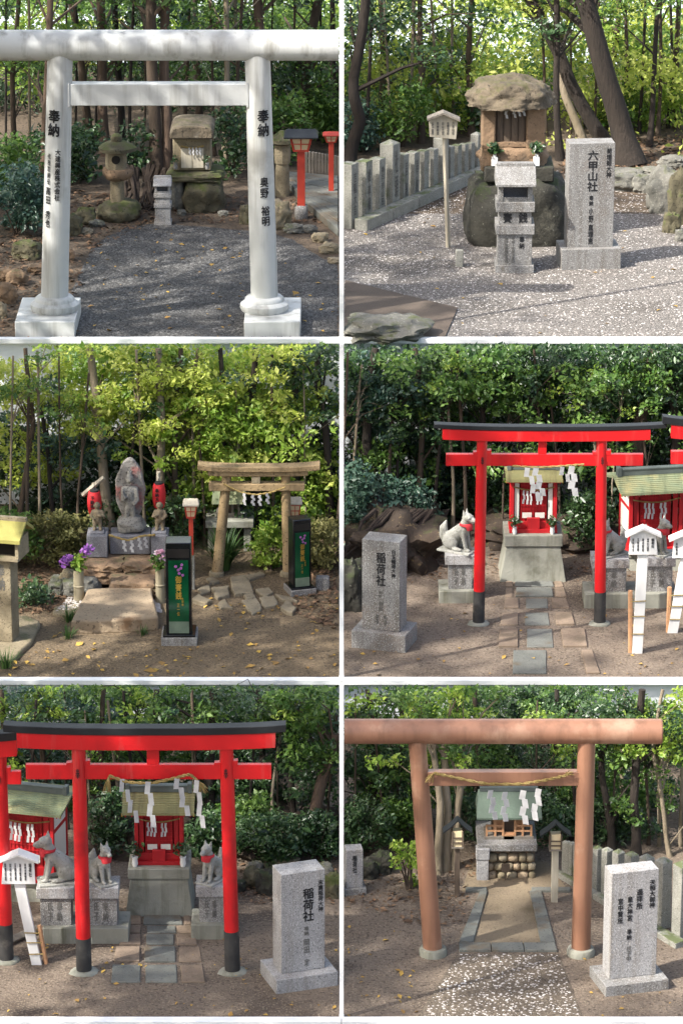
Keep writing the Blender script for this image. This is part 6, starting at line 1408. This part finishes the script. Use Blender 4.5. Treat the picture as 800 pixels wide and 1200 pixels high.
white_sign(3, 44, 1131, 1084, 1, 43, 998, 1036, 'leaning white gabled notice tied to a bamboo stake before the large fox', (55, 46), ['稲荷社', '祭神末廣稲荷', '商売繁盛', '五穀豊穣', '家内安全', '開運招福'])
monument(3, 360, 1160, 54, 114, 32, 76, 16, 62, R(19), [('稲荷社', .12, .17, .5, .24, 'ink'), ('末廣稲荷大神', .4, .1, .42, .11, 'ink'), ('奉納', .08, .55, .64, .1, 'ink_faint'), ('岡田', .08, .68, .82, .12, 'ink_faint'), ('定', .08, .88, .95, .1, 'ink_faint')],
         'pale granite pillar lettered before the dry stone edging', 'granite_white', 'granite_white')
for i, (u, v, ru, h, m_, lab) in enumerate([(296, 1038, 12, 20, 'boulder', 'mossy round rock of the dry stone edging'), (314, 1046, 12, 26, 'boulder_dark', 'dark mossy rock behind the pale pillar'), (335, 1020, 18, 14, 'tan_stone', 'pale flat rock topping the dry stone edging'),
        (300, 1024, 10, 14, 'boulder_grey', 'grey rock in the dry stone edging'), (318, 1026, 10, 14, 'boulder_dark', 'dark rock in the dry stone edging'), (390, 1050, 12, 24, 'boulder', 'rounded mossy rock behind the pale pillar'), (376, 1030, 14, 18, 'boulder_grey', 'grey rock at the end of the dry stone edging'), (280, 1044, 8, 12, 'boulder_dark', 'small dark rock by the torii pillar'), (356, 1030, 12, 18, 'boulder_dark', 'dark rock peeping over the pale pillar')]):
    stone(3, u, v, ru, h, lab, m_, 110+i, group='dry stone edging rocks')
bank(3, [(100, 1010), (100, 945), (240, 945), (240, 1010)], .45, 'dark earth bank behind the copper-roofed shrine', 21)
bank(3, [(270, 1015), (270, 950), (392, 950), (392, 1015)], .35, 'leaf-strewn earth bank above the dry stone edging', 23)
# timber edging left
sp = Spot(25, 1100, Z3); a, b = Vector((-.28, -.35, 0)), Vector((.2, .2, 0))
tag(MB().tube([a+Vector((0, 0, .05)), b+Vector((0, 0, .05))], .06, 4).obj('timber_edging', 'grey_wood', None, .01, loc=sp.p), 'weathered timber lying by the neighbouring torii', 'timber')
litter(3, [(270, 1060), (240, 1000), (398, 990), (398, 1060)], 500, .055, 'litter', 'brown leaf litter under the dry stone edging', -1)
litter(3, [(0, 1197), (0, 1110), (300, 1100), (398, 1060), (398, 1197)], 70, .055, 'fallen_leaf', 'few fallen leaves on the soil before the long red torii', -1)

# ================================================================== lower right: brown torii over the path
def zpoly(row, pts, z, m, name='path_surface'):
    P = [ground(u, v, ROWZ[row]) for u, v in pts]; P = [(max(p.x, .06), max(p.y, E3+.15)) for p in P]
    area = sum(P[i][0]*P[(i+1) % len(P)][1]-P[(i+1) % len(P)][0]*P[i][1] for i in range(len(P)))
    return sheet(name, P if area > 0 else P[::-1], z, m)
zpoly(3, [(488, 1199.5), (684, 1199.5), (654, 1118), (536, 1118)], .008, 'pebble_brown', 'pebble_path')
pebbles(3, [(490, 1199), (682, 1199), (653, 1118), (537, 1118)], 1100, .017, 'pebble', 'pale pebbles set in the path before the brown torii', zoff=.006)
zpoly(3, [(550, 1106), (642, 1106), (618, 1045), (572, 1045)], .006, 'path_fine', 'fine_path')
zpoly(3, [(540, 1045), (666, 1045), (640, 1010), (552, 1010)], .004, 'path_fine', 'altar_yard')
sp = Spot(595, 1116, Z3); t = thing('path_border', 'grey stone slabs framing the path inside the brown torii', 'kerb', sp.p)
def border(pts, n, m='paver_grey'):
    (a, b, c, d) = [ground(u, v, Z3)-sp.p for u, v in pts]
    for k in range(n):
        f0, f1 = k/n+.004, (k+1)/n-.004; q = [a.lerp(d, f0), b.lerp(c, f0), b.lerp(c, f1), a.lerp(d, f1)]
        q = [(p.x, p.y) for p in q]; area = sum(q[i][0]*q[(i+1) % 4][1]-q[(i+1) % 4][0]*q[i][1] for i in range(4))
        MB().slab(q if area > 0 else q[::-1], -.02, .035).obj('border_slab', m, t, .008)
border([(537, 1116), (537, 1107), (650, 1107), (653, 1116)], 3)
border([(537, 1106.5), (554, 1106.5), (571, 1046), (562, 1046)], 4)
border([(633, 1106.5), (650, 1106.5), (634, 1046), (620, 1046)], 4)
border([(545, 1046), (545, 1042), (570, 1042), (570, 1046)], 1); border([(622, 1046), (622, 1042), (668, 1042), (668, 1046)], 1)
def brown_torii():
    sp = Spot(592, 1118, Z3); t = thing('torii_gate', 'copper-brown round-beamed torii over the path to the altar', 'torii', sp.p)
    for ub, vb, ut in ((507, 1116, 488), (680, 1114, 687)):
        a, b = sp.q(ub, vb, 0), sp.q(ut, 860, 0); a.z = .02
        MB().tube([a.lerp(b, k/8) for k in range(9)], [sp.w(11.3-1.2*k/8) for k in range(9)], 32).obj('pillar', 'copper_brown', t)
        MB().lathe([(sp.w(16.5), -.02), (sp.w(16.5), .05), (sp.w(15), .085), (sp.w(12), .095)], 28, (a.x, 0, 0)).obj('base_ring', 'concrete', t)
    a, b = sp.q(490, 919, 0), sp.q(686, 903, 0); MB().box(a.x, b.x, -.06, .06, a.z, b.z).obj('tie_beam', 'copper_brown', t, .006)
    a, b = sp.q(403.5, 857, 0), sp.q(774, 857, 0); MB().tube([a, b], sp.w(14.6), 36).obj('top_beam', 'copper_brown', t)
    MB().tube([b, b+Vector((.012, 0, 0))], sp.w(13.6), 36).obj('end_cap', 'copper_brown', t)
    rope(sp, [(508, 906), (532, 911), (570, 919), (610, 919), (640, 914), (662, 909)], .019, 'frayed straw rope with zigzag paper on the brown torii', -.1,
         [(574, 926, 8, 36, .12), (591, 928, 8, 35, -.02), (612, 926, 8.5, 40, .02), (630, 924, 8.5, 38, -.22)], tassel=[(0, (-.06, -.1)), (1, (.05, .04))])
brown_torii()
# altar shrine at the end of the path
sp = Spot(594, 1029, Z3); t = thing('stone_altar', 'rough stone altar base with grey slab at the end of the path', 'altar', sp.p)
box_on(sp, t, 'core', 'brown_stone', 571, 998, 626, 1030, .06, .7, .01)
k = 0
for rowv in ((999, 1009), (1010, 1019), (1020, 1030)):
    u = 569.
    while u < 622:
        w = random.uniform(8, 14); w = min(w, 627-u); rock_px(sp, u+w/2, rowv[0], rowv[1], w/2*1.02, .07, 200+k, .14, .6, .05, 2).obj('wall_stone', ('tan_stone', 'flagstone', 'slab_stone')[k % 3], t, angle=60); u += w; k += 1
box_on(sp, t, 'table_slab', 'granite', 559, 990, 629, 998, -.06, .75, .008)
zt = sp.q(0, 990, 0).z; s2 = thing('altar_shrine', 'wooden railed shrine with grey-green copper roof on the stone altar', 'shrine', sp.p+Vector((sp.q(595, 990, .3).x, .2, sp.q(0, 990, -.06).z))); W, H = sp.w, sp.h
MB().box(-W(29), W(29), -W(8), W(26), 0, H(3)).obj('floor', 'grey_wood', s2)
MB().box(-W(20), W(20), W(6), W(24), H(3), H(28)).obj('body', 'old_wood', s2, .004)
for x in (-26, -16, -7, 7, 16, 26):
    MB().box(W(x)-W(1.2), W(x)+W(1.2), -W(6), -W(3.6), H(3), H(26 if abs(x) in (7, 16) else 16)).obj('column', 'new_wood', s2)
for z in (8, 14):
    for x0, x1 in ((-26, -8), (8, 26)): MB().box(W(x0), W(x1), -W(5.6), -W(4.4), H(z), H(z+2)).obj('rail', 'new_wood', s2)
for x in (-1, 1):
    MB().box(x*W(13)-W(5), x*W(13)+W(5), W(4.5), W(5.8), H(4), H(24)).obj('door', 'new_wood', s2)
for k in range(3): MB().box(-W(6), W(6), -W(8-2*k), -W(6-2*k), H(0 if k == 0 else 2*k), H(3+2*k)).obj('step', 'new_wood', s2)
m = MB(); m.add([(-W(38), -W(14), H(27)), (W(38), -W(14), H(27)), (W(36), W(14), H(50)), (-W(36), W(14), H(50)), (-W(38), W(42), H(27)), (W(38), W(42), H(27)), (-W(38), -W(14), H(25)), (W(38), -W(14), H(25)), (W(38), W(42), H(25)), (-W(38), W(42), H(25))],
    [(0, 1, 2, 3), (3, 2, 5, 4), (0, 3, 4, 9, 6), (1, 7, 8, 5, 2), (6, 7, 1, 0), (4, 5, 8, 9), (9, 8, 7, 6)]); rf = m.obj('roof', 'copper_roof_dark', s2, angle=0)
MB().box(-W(34), W(34), W(11), W(17), H(48.5), H(53)).obj('ridge', 'ridge_tile', rf)
tt = thing('offering_box', 'small pale offering block at the corner of the stone altar', 'offering box', Spot(565, 1032, Z3).p); W5 = Spot(565, 1032, Z3)
MB().box(-W5.w(7), W5.w(7), 0, W5.w(12), -.01, W5.h(24)).obj('block', 'granite_white', tt, .006); MB().box(-W5.w(8), W5.w(8), -W5.w(1), W5.w(13), W5.h(24), W5.h(37)).obj('head', 'granite_white', tt, .01)
sgn = thing('small_sign', 'little dark brown sign leaning on the altar stones', 'sign', Spot(592, 1033, Z3).p); W6 = Spot(592, 1033, Z3)
MB().box(-W6.w(5), W6.w(5), .0, .02, W6.h(11), W6.h(20)).obj('plate', 'old_wood', sgn); MB().box(-.01, .01, .02, .04, -.02, W6.h(14)).obj('leg', 'old_wood', sgn)
# wooden lanterns
def wood_lantern(u, v, vr0, vr1, rw, bw, vb, pw, label, pm):
    sp = Spot(u, v, Z3); t = thing('roofed_lantern', label, 'lantern', sp.p); W = sp.w
    z = lambda vv: sp.q(u, vv).z
    MB().box(-W(pw/2), W(pw/2), -W(pw/2), W(pw/2), -.03, z(vb)).obj('post', pm, t, .005)
    MB().box(-W(bw/2)*1.15, W(bw/2)*1.15, -W(bw/2)*1.15, W(bw/2)*1.15, z(vb)-.02, z(vb)).obj('shelf', 'grey_wood', t)
    MB().box(-W(bw/2)*.9, W(bw/2)*.9, -W(bw/2)*.9, W(bw/2)*.9, z(vb), z(vr1)+.02).obj('lamp_pane', 'lamp_paper', t)
    for sx in (-1, 1):
        for sy in (-1, 1): MB().box(sx*W(bw/2)-W(1), sx*W(bw/2)+W(1), sy*W(bw/2)-W(1), sy*W(bw/2)+W(1), z(vb), z(vr1)+.02).obj('lamp_corner', 'old_wood', t)
    for zz in (.25, .6): MB().box(-W(bw/2)-W(.6), W(bw/2)+W(.6), -W(bw/2)-W(.9), -W(bw/2)-W(.2), z(vb)+(z(vr1)-z(vb))*zz, z(vb)+(z(vr1)-z(vb))*zz+.018).obj('lamp_rail', 'old_wood', t)
    for s in (-1, 1):
        a, b = Vector((s*W(rw/2), 0, z(vr1))), Vector((0, 0, z(vr0))); d = W(8); th = .018
        m = MB(); q = [(a.x, -d, a.z), (a.x*.55, -d, a.z+(b.z-a.z)*.38), (0, -d, b.z), (0, d, b.z), (a.x*.55, d, a.z+(b.z-a.z)*.38), (a.x, d, a.z)]
        m.add(q+[(x, y, zz+th) for x, y, zz in q], [(0, 1, 4, 5), (1, 2, 3, 4), (11, 10, 7, 6), (10, 9, 8, 7), (0, 6, 7, 1), (1, 7, 8, 2), (2, 8, 9, 3), (3, 9, 10, 4), (4, 10, 11, 5), (5, 11, 6, 0)]).obj('roof_slope', 'black_roof', t, angle=20)
wood_lantern(649, 1056, 964, 978, 36, 13, 993, 8, 'wooden lantern with dark gabled roof on a mossy post by the pickets', 'pale_wood')
wood_lantern(535, 1050, 960, 974, 34, 12, 990, 6, 'wooden lantern with dark gabled roof beside the pale stem clump', 'old_wood')
us = [663, 668.5, 674, 679.5, 694, 700.5, 708, 716, 725, 735, 746, 758, 771, 786, 803]
us = us[::-1]
picket_fence(3, (812, 1106), (656, 1022), 99, 40, 17.5, 6, [797, 775, 755.5, 738, 723, 710, 699, 689.5, 681.5, 675, 669.5, 665, 661.5], (), 'pointed stone pickets on a kerb beside the brown torii', 1, ['奉納六甲', '山田金一', '吉田'], (16, 6, 6, -.2, .08), cap=True)
monument(3, 746, 1164, 58, 122, 26, 78, 12, 60, R(15), [('天照大御神', .37, .1, .36, .12, 'ink'), ('遥拝所', .1, .17, .36, .13, 'ink'), ('皇大神宮', -.1, .23, .46, .11, 'ink'), ('宮中賢所', -.3, .24, .48, .11, 'ink'), ('奉納', -.1, .54, .64, .1, 'ink'), ('氏子中', -.1, .7, .84, .1, 'ink_faint')],
         'bright granite pillar with four columns of letters beside the stone pickets', 'granite_white', 'granite')
monument(3, 416, 1049, 20, 44, 18, 27, 7, 26, R(8), [('稲荷社', 0, .15, .6, .25, 'ink')], 'small distant granite pillar beside the dark bush', 'granite_white', 'granite')
# fern-like sapling beside the pillar
shrub(3, 1, 480, 1042, 18, 60, 12, 'bright fern-like sapling beside the brown pillar', 'leaf_bright', .07, 34, .12, None, .3)
stone(3, 430, 1028, 12, 20, 'dark mossy rock behind the small distant pillar', 'boulder_dark', 131); stone(3, 446, 1022, 14, 22, 'larger dark rock near the small distant pillar', 'boulder_dark', 133)
litter(3, [(404, 1060), (404, 1000), (560, 1000), (545, 1080), (500, 1090)], 500, .05, 'litter', 'brown litter under the trees left of the path', 1)
litter(3, [(404, 1197), (404, 1060), (480, 1080), (500, 1197)], 30, .055, 'fallen_leaf', 'few fallen leaves on the soil by the brown torii', 1)
litter(3, [(690, 1197), (660, 1100), (800, 1140), (800, 1197)], 24, .055, 'fallen_leaf', 'fallen leaves before the bright granite pillar', 1)
